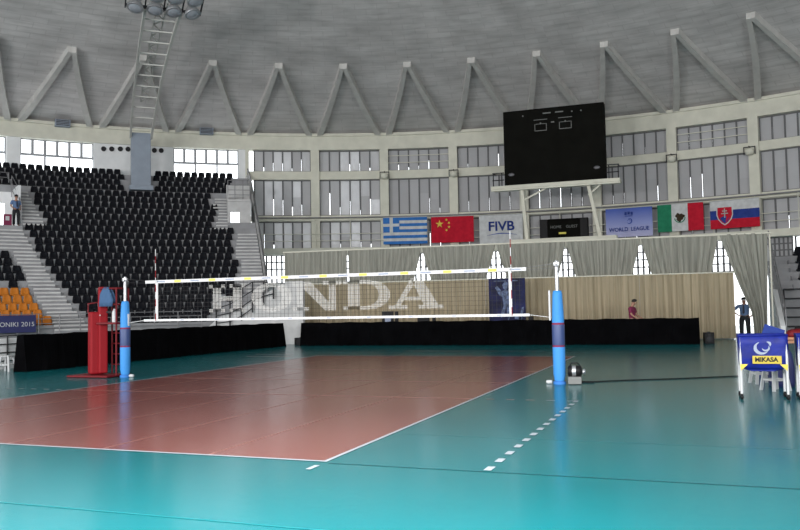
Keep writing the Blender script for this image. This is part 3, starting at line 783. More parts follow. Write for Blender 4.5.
N_ = 28
for k in range(N_):
    a = 2*PI*k/N_; r = .27+.05*math.sin(3*a+.6)+.03*math.sin(7*a); pts.append((-.02+r*math.cos(a), 0, -H*.49+r*math.sin(a)))
b.add(pts, [(0, k+1, (k+1) % N_+1) for k in range(N_)])
o = b.build('emblem', ['flag_brown'], t); drape(o, H, W, ph)
b = MB()
pts = []
for k in range(11):
    a = PI*1.05+PI*.95*k/10; pts += [(.30*math.cos(a)-.02, 0, -H*.5+.30*math.sin(a)), (.36*math.cos(a)-.02, 0, -H*.5+.36*math.sin(a))]
b.add(pts, [(2*k, 2*k+1, 2*k+3, 2*k+2) for k in range(10)])
o = b.build('wreath', ['flag_green'], t); drape(o, H, W, ph, .03)
t, W, H, ph = flag('shield_flag', 'white, blue and red striped flag with a red cross shield, rightmost', 709.5, 759, (202, 198.5), 229.5, lambda u, v: min(2, int(v*3)), ['flag_white', 'flag_navy', 'flag_red'], 5.2)
def shield(b, s, mi, x0, z0):
    out = [(-.5, .55), (.5, .55), (.52, 0), (.42, -.3), (.22, -.55), (0, -.7), (-.22, -.55), (-.42, -.3), (-.52, 0)]
    b.add([(x0+x*s, 0, z0+z*s) for x, z in out], [tuple(range(9))], mi)
x0, z0 = -W/2+W*.305, -H*.50
for s_, m_, d_ in ((.98, 'flag_white', .018), (.86, 'flag_red', .024)):
    b = MB(); shield(b, s_, 0, x0, z0); o = b.build('shield', [m_], t); drape(o, H, W, ph, d_)
b = MB()
b.add([(x0-.30, 0, z0-.2), (x0, 0, z0-.06), (x0+.30, 0, z0-.2), (x0+.16, 0, z0-.42), (x0, 0, z0-.56), (x0-.16, 0, z0-.42)], [(0, 1, 2, 3, 4, 5)])
o = b.build('hills', ['flag_navy'], t); drape(o, H, W, ph, .03)
b = MB(); b.box((x0, 0, z0+.10), (.07, .002, .58)); b.box((x0, 0, z0+.24), (.30, .002, .07)); b.box((x0, 0, z0+.08), (.42, .002, .07)); o = b.build('double_cross', ['flag_white'], t); drape(o, H, W, ph, .036)

# ---------------------------------------------------------------- curtains
CA, CB = Vector((-11.75, 20.0)), Vector((10.77, 21.55))
CL = (CB-CA).length
def cs(px, y=265):
    p = at_line(px, y, CA, CB); return ((Vector((p.x, p.y))-CA).dot(CB-CA))/CL
CD = (CB-CA).normalized(); CN = Vector((CD.y, -CD.x))      # towards the camera
def drapery(name, label, tl, tr, bl, br, zt, zb, m, folds=4.2, amp=.06, off=0.0, group=None, shape=None, gather=None, nz=10):
    amp *= 1.5
    """hanging folded cloth between two rails; edges in metres along the rail"""
    nx = max(16, int((tr-tl)*28)); b = MB()
    ph = rnd.random()*6
    for j in range(nz+1):
        v = j/nz
        L_, R_ = (shape(v) if shape else (tl+(bl-tl)*v, tr+(br-tr)*v))
        for i in range(nx+1):
            u = i/nx; s_ = L_+(R_-L_)*u; ss = tl+(tr-tl)*u
            d = amp*(math.sin(2*PI*folds*ss+ph)+.5*math.sin(2*PI*folds*.37*ss+1.7*ph)+.35*math.sin(2*PI*folds*2.3*ss))*(.55+.45*v)+off
            p = CA+CD*s_+CN*d; b.v.append((p.x, p.y, zt+(zb-zt)*v))
    for j in range(nz):
        for i in range(nx):
            k = j*(nx+1)+i; b.f.append((k, k+nx+1, k+nx+2, k+1)); b.m.append(0); b.sm.append(True)
    o = b.build(name, [m]); tag(o, label, 'curtain', group); return o
ZTOP, ZMID = 4.56, 2.90
gaps = [285, 348, 422, 496.5, 566.5, 641.5]
hw = {285: 0, 348: .06, 422: .46, 496.5: .54, 566.5: .42, 641.5: .44, 719: .34}
pos = {g: cs(g) for g in gaps+[719, 722, 770, 734, 768]}
gl = gaps+[719]
where = ['leftmost of the row, beside the stand', 'under the striped blue and white flag', 'under the red starred flag', 'below the small scoreboard', 'below the blue and lavender banner', 'below the tricolour flag']
for k in range(6):
    a, c = gl[k], gl[k+1]; e0, e1 = pos[a]+.02, pos[c]-.02
    def shp(v, e0=e0, e1=e1, a=a, c=c):
        w_ = v**1.15
        return (e0+hw[a]*w_, e1-hw[c]*w_)
    drapery('upper_curtain', 'grey upper curtain tied back, '+where[k], e0, e1, 0, 0, ZTOP, ZMID-.08, 'curtain_grey', 3.2, .045, .02, 'grey upper curtains', shp)
# lower beige curtain, in lengths
bl_ = [cs(x, 300) for x in (303, 390, 487, 560, 640, 734)]
where2 = ['leftmost, behind the big net letters', 'second from the left, beside the dark blue poster', 'behind the blue poster and right net post', 'behind the black barrier left of the maroon shirt', 'rightmost, behind the man in maroon']
for k in range(5):
    drapery('lower_curtain', 'long beige curtain, '+where2[k], bl_[k], bl_[k+1]-.01, bl_[k], bl_[k+1]-.01, ZMID, .06, 'curtain_beige', 2.6, .05, .32, 'beige lower curtains', None)
def shp(v):
    l = pos[719]+.05+ (1.15*min(1, v*1.3)+.25*max(0, v-.5)); r = pos[770]-.05-.15*v
    return (l, r)
drapery('side_curtain', 'tall grey curtain drawn aside at the right end, behind the man in blue', pos[719]+.05, pos[770]-.05, 0, 0, ZTOP+.05, .05, 'curtain_grey', 3.0, .06, .0, None, shp, nz=16)
drapery('corner_curtain', 'narrow pale curtain at the left end between the two barriers', cs(285, 300), cs(302, 300), cs(285, 300), cs(302, 300), ZMID, .06, 'curtain_grey', 3.0, .04, .32)
# rails and low wall behind the lower curtains
b = MB(); p, q = CA+CD*(pos[285]-.1), CA+CD*(pos[770]+.1)
b.tube([(p.x, p.y, ZTOP+.04), (q.x, q.y, ZTOP+.04)], .04, 6)

struct('trim_32', b, ['cream'])
b = MB(); p2, q2 = CA+CD*pos[285]+CN*.32, CA+CD*pos[734]+CN*.32; b.tube([(p2.x, p2.y, ZMID+.02), (q2.x, q2.y, ZMID+.02)], .03, 6); struct('trim_33', b, ['cream'])
for k in range(8):
    b = MB(); c = CA+CD*(pos[285]-.05+(pos[770]-pos[285]+.1)*k/7)-CN*.14; b.tube([(c.x, c.y, 0), (c.x, c.y, ZTOP+.04)], .04, 6); struct('trim_%d' % (34+k), b, ['cream'])
mb = MB(); p, q = CA+CD*pos[285]-CN*.22, CA+CD*(pos[734]-.1)-CN*.22
mb.poly([(p.x, p.y, 0), (q.x, q.y, 0), (q.x, q.y, 1.6), (p.x, p.y, 1.6)], .15, (-CN.x, -CN.y, 0)); struct('trim_30', mb, ['concrete'])

# ----------------------------------------------------------- right stand edge
b = MB()
prof = [(29.6, 4.6), (29.6, 4.0), (22.0, -.0), (21.6, 0), (21.6, .55)]
b.add([(XR-.12, y, z) for y, z in prof]+[(XR+.08, y, z) for y, z in prof], [(4, 3, 2, 1, 0), (5, 6, 7, 8, 9)]+[(i, (i+1) % 5, 5+(i+1) % 5, 5+i) for i in range(5)])
struct('trim_31', b, ['white_wall'])
railing('sloping handrail with posts on the white side of the right stand', [(XR+.12, 29.3-.95*k, 4.45-.505*k) for k in range(9)], (.5, 1), .85, r=.028)
railing('dark stacked rails in front of the right stand', [pol(a, 29.4, 0.02) for a in (23.2, 25.2, 27.2, 29.2, 31.2)], (.2, .4, .6, .8, 1), 2.15, m='dark_steel', r=.035, name='rail_rack')

# ------------------------------------------------------------ black barriers
def barrier(label, A, B, h, segs):
    A, B = Vector(A), Vector(B); d = (B-A); n_ = Vector((d.y, -d.x, 0)).normalized(); Ld = d.length
    t = thing('barrier', label, 'barrier', A, math.atan2(d.y, d.x), 'black courtside barriers')
    b = MB(); nx = segs*10
    top, bot, tb, bb = [], [], [], []
    for i in range(nx+1):
        x = Ld*i/nx; sag = .012*math.sin(i*2*PI/10)+.008*math.sin(i*1.7); w_ = .02*math.sin(i*1.1)+.012*math.sin(i*2.9)
        top.append((x, -.12, h+sag)); bot.append((x, -.26+w_, .0)); tb.append((x, .12, h+sag)); bb.append((x, .26, 0))
    vs = top+bot+tb+bb; k = nx+1; fs = []
    for i in range(nx):
        fs += [(i+k, i+k+1, i+1, i), (i, i+1, 2*k+i+1, 2*k+i), (2*k+i, 2*k+i+1, 3*k+i+1, 3*k+i)]
    fs += [(0, 2*k, 3*k, k), (nx, k+nx, 3*k+nx, 2*k+nx)]
    b.add(vs, fs, 0, False); b.build('cover', ['black_fabric'], t)
    return t
barrier('long black cloth barrier along the left side, in front of the stand', (-10.02, 1.06, 0), (-9.66, 15.7, 0), 1.05, 8)
barrier('long black cloth barrier across the far end, in front of the curtains', (-8.92, 16.35, 0), (8.16, 17.0, 0), 1.03, 9)

# ------------------------------------------------------------------ net
net = thing('volleyball_net', 'volleyball net with white tapes and large pale lettering across the court', 'net', (0, 0, 0))
b = MB()
s_ = .1; r_ = .0022
for k in range(-47, 48): b.box((k*s_, 0, 1.93), (r_*2, r_*2, .98))
for k in range(10): b.box((0, 0, 1.45+k*.1), (9.5, r_*2, r_*2))
M['string'] = mat('net cord', (.02, .02, .022), .8)
b.build('net_mesh', ['string'], net)
b = MB(); b.box((0, 0, 2.395), (9.7, .022, .075), 0)
for k in range(-9, 10):
    b.box((k*.5+.12, -.001, 2.395), (.19 if k % 2 == 0 else .24, .024, .055 if k % 2 == 0 else .03), 1 if k % 2 == 0 else 2)
b.build('top_tape', ['tape', 'yellow', 'greyprint'], net)
b = MB(); b.box((0, 0, 1.43), (9.8, .018, .055), 0)
for k in range(-4, 5): b.box((k+.25, -.001, 1.43), (.1, .02, .02), 1)
b.build('bottom_tape', ['tape', 'greyprint'], net)
for e in (-1, 1):
    b = MB(); b.box((e*4.5, 0, 1.92), (.055, .026, 1.0)); b.build('side_band', ['tape'], net)
    b = MB(); b.lathe((e*4.53, -.02, 1.42), [(.009, .18*k) for k in range(11)], 8, mis=[k % 2 for k in range(10)]); b.build('antenna', ['red', 'tape'], net)
for e in (-1, 1):
    b = MB(); b.tube([(e*4.85, 0, 2.42), (e*5.44, 0, 2.49)], .006, 6); b.tube([(e*4.85, 0, 2.37), (e*5.44, 0, 2.40)], .004, 6); b.build('top_cable', ['dark_steel' if e < 0 else 'steel'], net)
    b = MB(); b.tube([(e*4.9, 0, 1.43), (e*5.36, 0, 1.37)], .007, 6); b.build('bottom_cable', ['tape'], net)
# letters woven into the net: pale bars that leave the mesh holes open
def letter_mat():
    m, nt, p_ = new_mat('woven pale lettering'); N, Lk = nt.nodes, nt.links
    out = N['Material Output']; p_.inputs['Base Color'].default_value = (.46, .46, .44, 1); p_.inputs['Roughness'].default_value = .8
    tr = N.new('ShaderNodeBsdfTransparent'); mx = N.new('ShaderNodeMixShader')
    tc = N.new('ShaderNodeTexCoord'); sp = N.new('ShaderNodeSeparateXYZ'); Lk.new(tc.outputs['Object'], sp.inputs[0])
    hs = []
    for ax in (0, 2):
        mu = N.new('ShaderNodeMath'); mu.operation = 'MULTIPLY'; mu.inputs[1].default_value = 27; Lk.new(sp.outputs[ax], mu.inputs[0])
        fr_ = N.new('ShaderNodeMath'); fr_.operation = 'FRACT'; Lk.new(mu.outputs[0], fr_.inputs[0])
        lt_ = N.new('ShaderNodeMath'); lt_.operation = 'GREATER_THAN'; lt_.inputs[1].default_value = .24; Lk.new(fr_.outputs[0], lt_.inputs[0]); hs.append(lt_)
    mm = N.new('ShaderNodeMath'); mm.operation = 'MULTIPLY'; Lk.new(hs[0].outputs[0], mm.inputs[0]); Lk.new(hs[1].outputs[0], mm.inputs[1])
    Lk.new(mm.outputs[0], mx.inputs[0]); Lk.new(p_.outputs[0], mx.inputs[1]); Lk.new(tr.outputs[0], mx.inputs[2]); Lk.new(mx.outputs[0], out.inputs[0])
    return m
M['woven'] = letter_mat()
def px_net(x, y): p = at_y(x, y, 0); return p.x, p.z
lz0, lz1 = 1.60, 2.27
def rects(b, x, w, rs):
    for (u0, u1, v0, v1) in rs: b.box((x+w*(u0+u1)/2, .012, lz0+(lz1-lz0)*(v0+v1)/2), (w*(u1-u0), .006, (lz1-lz0)*(v1-v0)))
def slant(b, x, w, pts): b.poly([(x+w*u, .010, lz0+(lz1-lz0)*v) for u, v in pts], .006, (0, 1, 0))
def ringlet(b, x, w, a0, a1, ro, ri, cxu=.5, n_=24):
    P_ = []
    for k in range(n_+1):
        a = a0+(a1-a0)*k/n_
        for (rx, rz) in (ro, ri): P_.append((x+w*(cxu+rx*math.cos(a)), .012, lz0+(lz1-lz0)*(.5+rz*math.sin(a))))
    b.add(P_, [(2*k, 2*k+1, 2*k+3, 2*k+2) for k in range(n_)])
spans = [px_net(x, 297)[0] for x in (209, 245, 251, 292, 291, 341, 343, 390, 388, 443)]
def ltr(k): return spans[2*k], spans[2*k+1]-spans[2*k]
x, w_ = ltr(0); b = MB(); rects(b, x, w_, [(.1, .34, 0, 1), (.66, .9, 0, 1), (.34, .66, .42, .58), (0, .44, 0, .12), (.56, 1, 0, .12), (0, .44, .88, 1), (.56, 1, .88, 1)]); b.build('letter_h', ['woven'], net)
x, w_ = ltr(1); b = MB(); ringlet(b, x, w_, 0, 2*PI, (.5, .52), (.25, .36)); b.build('letter_o', ['woven'], net)
x, w_ = ltr(2); b = MB(); rects(b, x, w_, [(.12, .24, 0, .88), (.76, .90, 0, 1), (0, .36, 0, .12), (.64, 1, .88, 1), (0, .2, .88, 1)]); slant(b, x, w_, [(.12, 1), (.40, 1), (.90, 0), (.68, 0)]); b.build('letter_n', ['woven'], net)
x, w_ = ltr(3); b = MB(); rects(b, x, w_, [(.1, .36, 0, 1), (0, .52, 0, .12), (0, .52, .88, 1)]); ringlet(b, x, w_, -PI/2, PI/2, (.48, .5), (.24, .36), .52); b.build('letter_d', ['woven'], net)
x, w_ = ltr(4); b = MB(); rects(b, x, w_, [(0, .36, 0, .12), (.56, 1, 0, .12), (.3, .66, .28, .40)]); slant(b, x, w_, [(.12, .1), (.22, .1), (.50, .88), (.42, 1)]); slant(b, x, w_, [(.42, 1), (.62, 1), (.92, .1), (.66, .1)]); b.build('letter_a', ['woven'], net)

def net_post(x, label, side):
    t = thing('net_post', label, 'post', (x, 0, 0), 0, 'padded net posts')
    b = MB(); b.lathe((0, 0, 0), [(.042, 0), (.042, 2.5), (.03, 2.55)], 12); b.build('pole', ['chrome'], t)
    b = MB(); b.lathe((0, 0, 0), [(.105, .07), (.125, .2), (.128, .76), (.124, .78), (.128, .80), (.13, 1.22), (.124, 1.24), (.124, 1.26), (.118, 1.5), (.10, 1.86), (.085, 1.92), (.05, 1.925)], 18,
                      mis=[0, 0, 2, 2, 1, 2, 2, 0, 0, 0, 0]); b.build('padding', ['post_blue', 'post_navy', 'maroon'], t)
    b = MB(); b.lathe((0, 0, 0), [(.13, 0), (.13, .05), (.09, .06), (.09, .10)], 16); b.build('base_collar', ['flag_blue'], t)
    b = MB(); b.box((0, 0, 2.48), (.11, .07, .07)); b.lathe((side*.0, -.05, 2.45), [(.03, -.03), (.03, .03)], 10, axis=(1, 0, 0)); b.build('pulley', ['chrome'], t)
    b = MB(); b.box((-side*.16, -.02, 1.62), (.035, .05, .62)) if side > 0 else b.box((.12, -.02, 1.45), (.03, .04, .3)); b.build('cable_guide', ['white'], t)
    b = MB(); b.lathe((-side*.21, -.02, .04), [(.03, -.06), (.04, -.04), (.04, .05), (.03, .06)], 10, axis=(1, 0, 0)); b.build('lock_knob', ['white'], t)
    return t
net_post(5.488, 'light blue padded net post on the right, beside the grey machine', 1)
net_post(-5.479, 'light blue padded net post on the left, beside the red referee stand', -1)

# -------------------------------------------------------------- referee stand
rf = thing('referee_stand', 'red padded referee stand behind the left net post', 'referee stand', (-6.33, .05, 0), 0)
b = MB(); b.box((-.02, .0, .035), (1.28, .9, .05)); bevel(b.build('base_plate', ['red_dark'], rf), .015)
R35 = Matrix.Rotation(rad(-38), 3, 'Z')
b = MB(); b.box((-.10, 0, .87), (.40, .36, 1.60), 0, R35); bevel(b.build('front_padding', ['red'], rf), .05, 3)
b = MB(); b.box((.12, -.02, 1.20), (.20, .22, 2.22), 0, R35); bevel(b.build('tall_padding', ['red'], rf), .04, 3)
b = MB(); b.box((.42, .02, 1.37), (.62, .55, .05)); bevel(b.build('platform', ['red_dark'], rf), .01)
b = MB()
for xx, yy in ((.70, -.2), (.70, .26), (.18, .26)): b.tube([(xx, yy, .06), (xx, yy, 2.26)], .022, 8)
b.build('frame_leg', ['red_dark'], rf)
for zz in (1.85, 2.26):
    b = MB(); b.tube([(.12, .26, zz), (.70, .26, zz), (.70, -.2, zz), (.18, -.2, zz)], .022, 8); b.build('guard_rail', ['red_dark'], rf)
b = MB(); b.tube([(-.28, -.1, 1.65), (-.28, -.1, 1.88), (0, 0, 1.92), (.05, 0, 1.7)], .02, 8); b.build('hand_loop', ['red_dark'], rf)
for k in range(4):
    b = MB(); b.tube([(.18, .26, .3+.27*k), (.70, .26, .3+.27*k)], .018, 6); b.build('rung', ['red_dark'], rf)
b = MB(); b.box((.44, .1, 1.66), (.34, .32, .05)); b.box((.44, .1, 1.52), (.06, .06, .26)); b.build('seat', ['black'], rf)
b = MB(); b.box((.155, -.17, 1.58), (.16, .01, .03), 0, R35); b.build('label_strip', ['white'], rf)
# jacket over the rail
b = MB(); rows = []
prof = [(1.80, .20, -.30), (1.95, .21, -.29), (2.12, .17, -.27), (2.24, .10, -.24), (2.30, .07, -.2), (2.26, .10, -.15), (2.1, .15, -.13), (1.9, .17, -.12)]
for zz, hw_, yy in prof: rows.append([(x_*hw_+.43+.03*math.sin(zz*9+x_*3), yy+.015*math.sin(x_*7), zz) for x_ in (-1, -.6, -.2, .2, .6, 1)])
b.add([p for r in rows for p in r], [(j*6+k, j*6+k+1, j*6+k+7, j*6+k+6) for j in range(len(rows)-1) for k in range(5)], 0, True)
o = b.build('jacket', ['jacket'], None, (-6.33, .05, 0)); sd = o.modifiers.new('solid', 'SOLIDIFY'); sd.thickness = .012
tag(o, 'blue jacket draped over the top rail of the red referee stand', 'jacket')
b = MB(); b.lathe((0, 0, 0), [(.06, 0), (.065, .02), (.065, .24), (.05, .29), (.03, .31), (.03, .34)], 14); o = b.build('water_bottle', ['white'], None, (-5.76, -.06, 1.396)); tag(o, 'white bottle standing on the platform of the red referee stand', 'bottle')

# ----------------------------------------------------------------- ball carts
def ball_cart(loc, label, rz):
    t = thing('ball_cart', label, 'cart', loc, rz, 'blue ball carts')
    W, D, zt, zb = .74, .52, 1.06, .56
    for sx in (-1, 1):
        for sy in (-1, 1):
            b = MB(); b.tube([(sx*(W/2-.02), sy*(D/2-.02), .07), (sx*(W/2-.02), sy*(D/2-.02), zt-.02)], .022, 8); b.build('leg', ['white'], t)
            b = MB(); b.lathe((sx*(W/2-.02), sy*(D/2-.02), .045), [(.02, -.018), (.043, -.016), (.043, .016), (.02, .018)], 12, axis=(1, .3, 0)); b.box((sx*(W/2-.02), sy*(D/2-.02), .075), (.04, .05, .04)); b.build('caster', ['black'], t)
    b = MB(); c = [(-W/2, -D/2), (W/2, -D/2), (W/2, D/2), (-W/2, D/2)]
    b.tube([(x, y, zt) for x, y in c]+[(c[0][0], c[0][1], zt)], .018, 8); b.build('top_frame', ['blue_bag'], t)
    b = MB()
    for a_, c_ in (((-1, -1), (1, 1)), ((1, -1), (-1, 1))): b.tube([(a_[0]*(W/2-.03), a_[1]*(D/2-.03), .50), (0, 0, .62), (c_[0]*(W/2-.03), c_[1]*(D/2-.03), .50)], .012, 6)
    b.build('cross_brace', ['white'], t)
    # hanging nylon tub with a sagging bottom
    b = MB(); nx, lv = 12, [(zt+.015, 1.02), (.92, 1.0), (.74, .98), (zb, .97), (zb-.05, .85), (zb-.10, .5)]
    ringn = []
    for z, k in lv:
        r = []
        for side in range(4):
            (x0_, y0_), (x1_, y1_) = c[side], c[(side+1) % 4]
            for q in range(nx):
                u = q/nx; x_ = x0_+(x1_-x0_)*u; y_ = y0_+(y1_-y0_)*u
                f_ = k*(1-.03*math.sin(PI*u)*(z < 1.0)+.012*math.sin(u*19+z*9))
                sag = -.03*math.sin(PI*u) if z > zb-.02 and z < .7 else 0
                r.append((x_*f_, y_*f_, z+sag))
        ringn.append(r)
    m_ = 4*nx
    b.add([p for r in ringn for p in r], [(j*m_+k, (j+1)*m_+k, (j+1)*m_+(k+1) % m_, j*m_+(k+1) % m_) for j in range(len(lv)-1) for k in range(m_)]+[tuple((len(lv)-1)*m_+k for k in range(m_))], 0, True)
    o = b.build('bag', ['blue_bag'], t); sd = o.modifiers.new('solid', 'SOLIDIFY'); sd.thickness = .008
    b = MB(); b.box((.05, -D/2-.014, .66), (.44, .006, .13)); lp = b.build('name_panel', ['yellow_dark'], t)
    text_obj('lettering', 'MIKASA', .10, 'black', lp, stand_text(.04, -D/2-.019, .66), .003, 1.0, bold=.004)
    b = MB()
    for r0_, r1_, a0_, a1_, ox in ((.10, .155, 2.2, 5.4, 0), (.05, .085, 3.6, 6.6, .03), (.11, .15, .1, 1.0, -.01)):
        pts = []
        for k in range(15):
            a = a0_+(a1_-a0_)*k/14; wv = (r1_-r0_)*math.sin(PI*(k+.5)/15)
            pts += [(ox+math.cos(a)*r0_, -D/2-.016, .87+math.sin(a)*r0_*.9), (ox+math.cos(a)*(r0_+wv), -D/2-.016, .87+math.sin(a)*(r0_+wv)*.9)]
        b.add(pts, [(2*k, 2*k+1, 2*k+3, 2*k+2) for k in range(14)])
    b.build('swirl_logo', ['greyprint'], t)
    for sx in (-1, 1):
        b = MB(); b.poly([(sx*W/2*.98, -D/2-.012, .585), (sx*(W/2-.13), -D/2-.012, .585), (sx*(W/2-.02), -D/2-.012, .48)], .006, (0, 1, 0)); b.build('corner_tab', ['flag_yellow'], t)
    return t
pa, pb = at_z(747.5, 399.5), at_z(782, 399.5)
cxm = (pa.x+pb.x)/2
ball_cart((cxm, pa.y+.24, 0), 'blue ball cart on white legs with a yellow name panel, fully in view', rad(1))
ball_cart((cxm+.89, pa.y+.22, 0), 'blue ball cart cut off by the right edge of the photo', rad(-1))

def stool(loc, label, rz):
    t = thing('plastic_stool', label, 'stool', loc, rz, 'white plastic stools')
    b = MB(); b.box((0, 0, .445), (.29, .29, .035)); bevel(b.build('seat', ['white'], t), .015, 2)
    for sx in (-1, 1):
        for sy in (-1, 1):
            b = MB(); b.bar((sx*.115, sy*.115, .44), (sx*.17, sy*.17, 0), .055, .035); b.build('leg', ['white'], t)
    for k in range(4):
        a = k*PI/2; b = MB(); b.bar(Matrix.Rotation(a, 3, 'Z') @ Vector((-.14, -.145, .2)), Matrix.Rotation(a, 3, 'Z') @ Vector((.14, -.145, .2)), .02, .035); b.build('stretcher', ['white'], t)
stool(at_z(7, 371.5), 'white plastic stool at the far left, before the low white wall', rad(12))
stool(at_z(762, 383.5), 'white plastic stool seen under the front ball cart, the farther one', rad(20))
stool(at_z(775.5, 390.5), 'white plastic stool just behind the right legs of the ball cart, nearer one', rad(35))
# table behind the carts with bags
tx = at_y(806, 330, 1.6)
tb = thing('wooden_table', 'brown wooden table behind the ball carts at the right edge', 'table', (tx.x, 1.6, 0))
b = MB(); b.box((0, 0, .86), (1.15, .65, .05)); bevel(b.build('top', ['wood'], tb), .008)
for sx in (-1, 1):
    for sy in (-1, 1):
        b = MB(); b.bar((sx*.52, sy*.27, 0), (sx*.52, sy*.27, .84), .05, .05); b.build('leg', ['dark_steel'], tb)
b = MB(); b.box((0, -.2, .80), (1.0, .03, .08)); b.build('apron', ['wood'], tb)
def bag(name, label, loc, d, m, rz=0):
    t = thing(name, label, 'bag', loc, rz)
    b = MB(); W_, D_, H_ = d; rows = []
    lv = [(0, .94), (.12, 1.0), (.5, 1.0), (.8, .85), (.95, .55), (1, .25)]; n_ = 16
    b.add([(W_/2*k*math.copysign(abs(math.cos(2*PI*q/n_))**.6, math.cos(2*PI*q/n_)), D_/2*k*math.copysign(abs(math.sin(2*PI*q/n_))**.6, math.sin(2*PI*q/n_)), H_*z*(1+.06*math.sin(q*1.9))) for z, k in lv for q in range(n_)],
          [(j*n_+q, j*n_+(q+1) % n_, (j+1)*n_+(q+1) % n_, (j+1)*n_+q) for j in range(len(lv)-1) for q in range(n_)]+[tuple(range(n_))[::-1], tuple((len(lv)-1)*n_+q for q in range(n_))], 0, True)
    b.build('body', [m], t)
    b = MB(); b.tube([(-W_*.22, -D_*.3, H_*.85), (-W_*.18, -D_*.2, H_*1.15), (W_*.18, -D_*.2, H_*1.15), (W_*.22, -D_*.3, H_*.85)], .014, 6); b.build('handle', ['black'], t)
bag('sports_bag', 'red bag on the brown table at the right edge', (tx.x-.12, 1.6, .886), (.5, .3, .16), 'red_dark', .1)
# folded blue sheet leaning behind the cart
pz = at_z(775, 371); 
bb_ = thing('storage_crate', 'dark blue tilted crate lid showing above the front ball cart', 'crate', (at_y(771, 330, 2.3).x, 2.3, 0))
b = MB(); b.box((0, 0, .42), (.62, .5, .84)); bevel(b.build('body', ['navy'], bb_), .03)
b = MB(); b.box((.03, -.05, .93), (.42, .06, .30), 0, Matrix.Rotation(rad(20), 3, 'Y') @ Matrix.Rotation(rad(-25), 3, 'X')); bevel(b.build('lid', ['flag_navy'], bb_), .01)
bag('kit_bag', 'dark holdall on the floor behind the gap between the two ball carts', (cxm+.46, .2, 0), (.42, .5, .75), 'navy', .2)

# ------------------------------------------------------------- machine + cable
wm = thing('floor_machine', 'black and silver motor unit on a grey box beside the right post', 'machine', (5.80, -.02, 0), rad(8))
b = MB(); b.box((0, 0, .085), (.27, .30, .15)); bevel(b.build('base_box', ['greyline'], wm), .012)
b = MB(); b.lathe((-.14, 0, .27), [(.05, 0), (.10, .01), (.108, .05), (.108, .22), (.10, .27), (.05, .29)], 18, axis=(1, 0, 0)); b.build('motor', ['black'], wm)
b = MB(); b.lathe((-.05, 0, .27), [(.111, 0), (.112, .02), (.112, .06), (.111, .075)], 18, axis=(1, 0, 0)); b.build('metal_band', ['chrome'], wm)
b = MB(); b.tube([(-.1, 0, .36), (-.06, 0, .43), (.06, 0, .43), (.12, 0, .36)], .014, 8); b.build('handle', ['black'], wm)
b = MB(); b.lathe((.17, -.03, .26), [(.02, -.02), (.055, 0), (.055, .03), (.02, .05)], 14, axis=(1, -.2, 0)); b.build('dial', ['chrome'], wm)
b = MB(); pts = []
c0, c1 = at_z(582, 382.8), at_z(742, 376.5)
for k in range(25):
    u = k/24; p = c0.lerp(c1, u); pts.append((p.x-c0.x, p.y-c0.y+.10*math.sin(u*7)*u*(1-u)*2, .014))
b.tube(pts, .013, 6); b.tube([pts[0], (pts[0][0]+.25, pts[0][1], .016)], .024, 6)
o = b.build('power_cable', ['black'], None, (c0.x, c0.y, 0)); tag(o, 'black cable running over the floor from the machine to the right', 'cable')

# --------------------------------------------------- behind the far barrier
pp0, pp1 = at_y(489, 300, 19.2), at_y(525.5, 300, 19.2)
ps = thing('roll_up_poster', 'tall dark blue poster with pale player figures behind the far barrier', 'poster', ((pp0.x+pp1.x)/2, 19.2, 0))
pw_ = pp1.x-pp0.x; pz1 = at_y(500, 278.5, 19.2).z
M['poster'] = mat('dark blue print', (.006, .008, .045), .6, var=.8, scale=1.6, spec=.2)
M['poster_pale'] = mat('pale blue print', (.09, .12, .21), .6, var=.7, scale=6, spec=.2)
b = MB(); b.box((0, 0, (pz1+.1)/2), (pw_, .03, pz1-.1)); b.build('panel', ['poster'], ps)
def blob(pts): 
    b.add([(x*pw_, -.018, .8+z*(pz1-.8)) for x, z in pts], [tuple(range(len(pts)))])
b = MB()
blob([(-.12, .86), (-.04, .94), (.05, .90), (.06, .80), (-.02, .74), (-.10, .78)])
blob([(-.14, .72), (-.02, .76), (.10, .70), (.08, .45), (.02, .38), (-.10, .40)])
blob([(-.02, .76), (.10, .80), (.16, .95), (.10, .96), (.04, .84)])
blob([(-.14, .72), (-.26, .84), (-.32, .80), (-.2, .62), (-.12, .60)])
blob([(-.10, .40), (-.02, .40), (-.10, .20), (-.18, .14), (-.18, .22)]); blob([(-.02, .40), (.08, .45), (.10, .20), (.02, .08), (.0, .2)])
b.build('player_print', ['poster_pale'], ps)
b = MB(); blob([(.30, .10), (.40, .36), (.46, .38), (.42, .2), (.36, .02), (.22, -.1), (.2, -.02)]); blob([(.20, .2), (.38, .16), (.36, .1), (.2, .12)]); b.build('arm_print', ['poster_pale'], ps)
b = MB(); b.box((-.18*pw_, -.018, pz1-.12), (.34*pw_, .004, .05)); b.box((.16*pw_, -.018, pz1-.12), (.28*pw_, .004, .05)); b.build('title_strip', ['poster_pale'], ps)
b = MB(); b.box((0, .02, .05), (pw_+.05, .22, .1)); b.build('base', ['chrome'], ps)
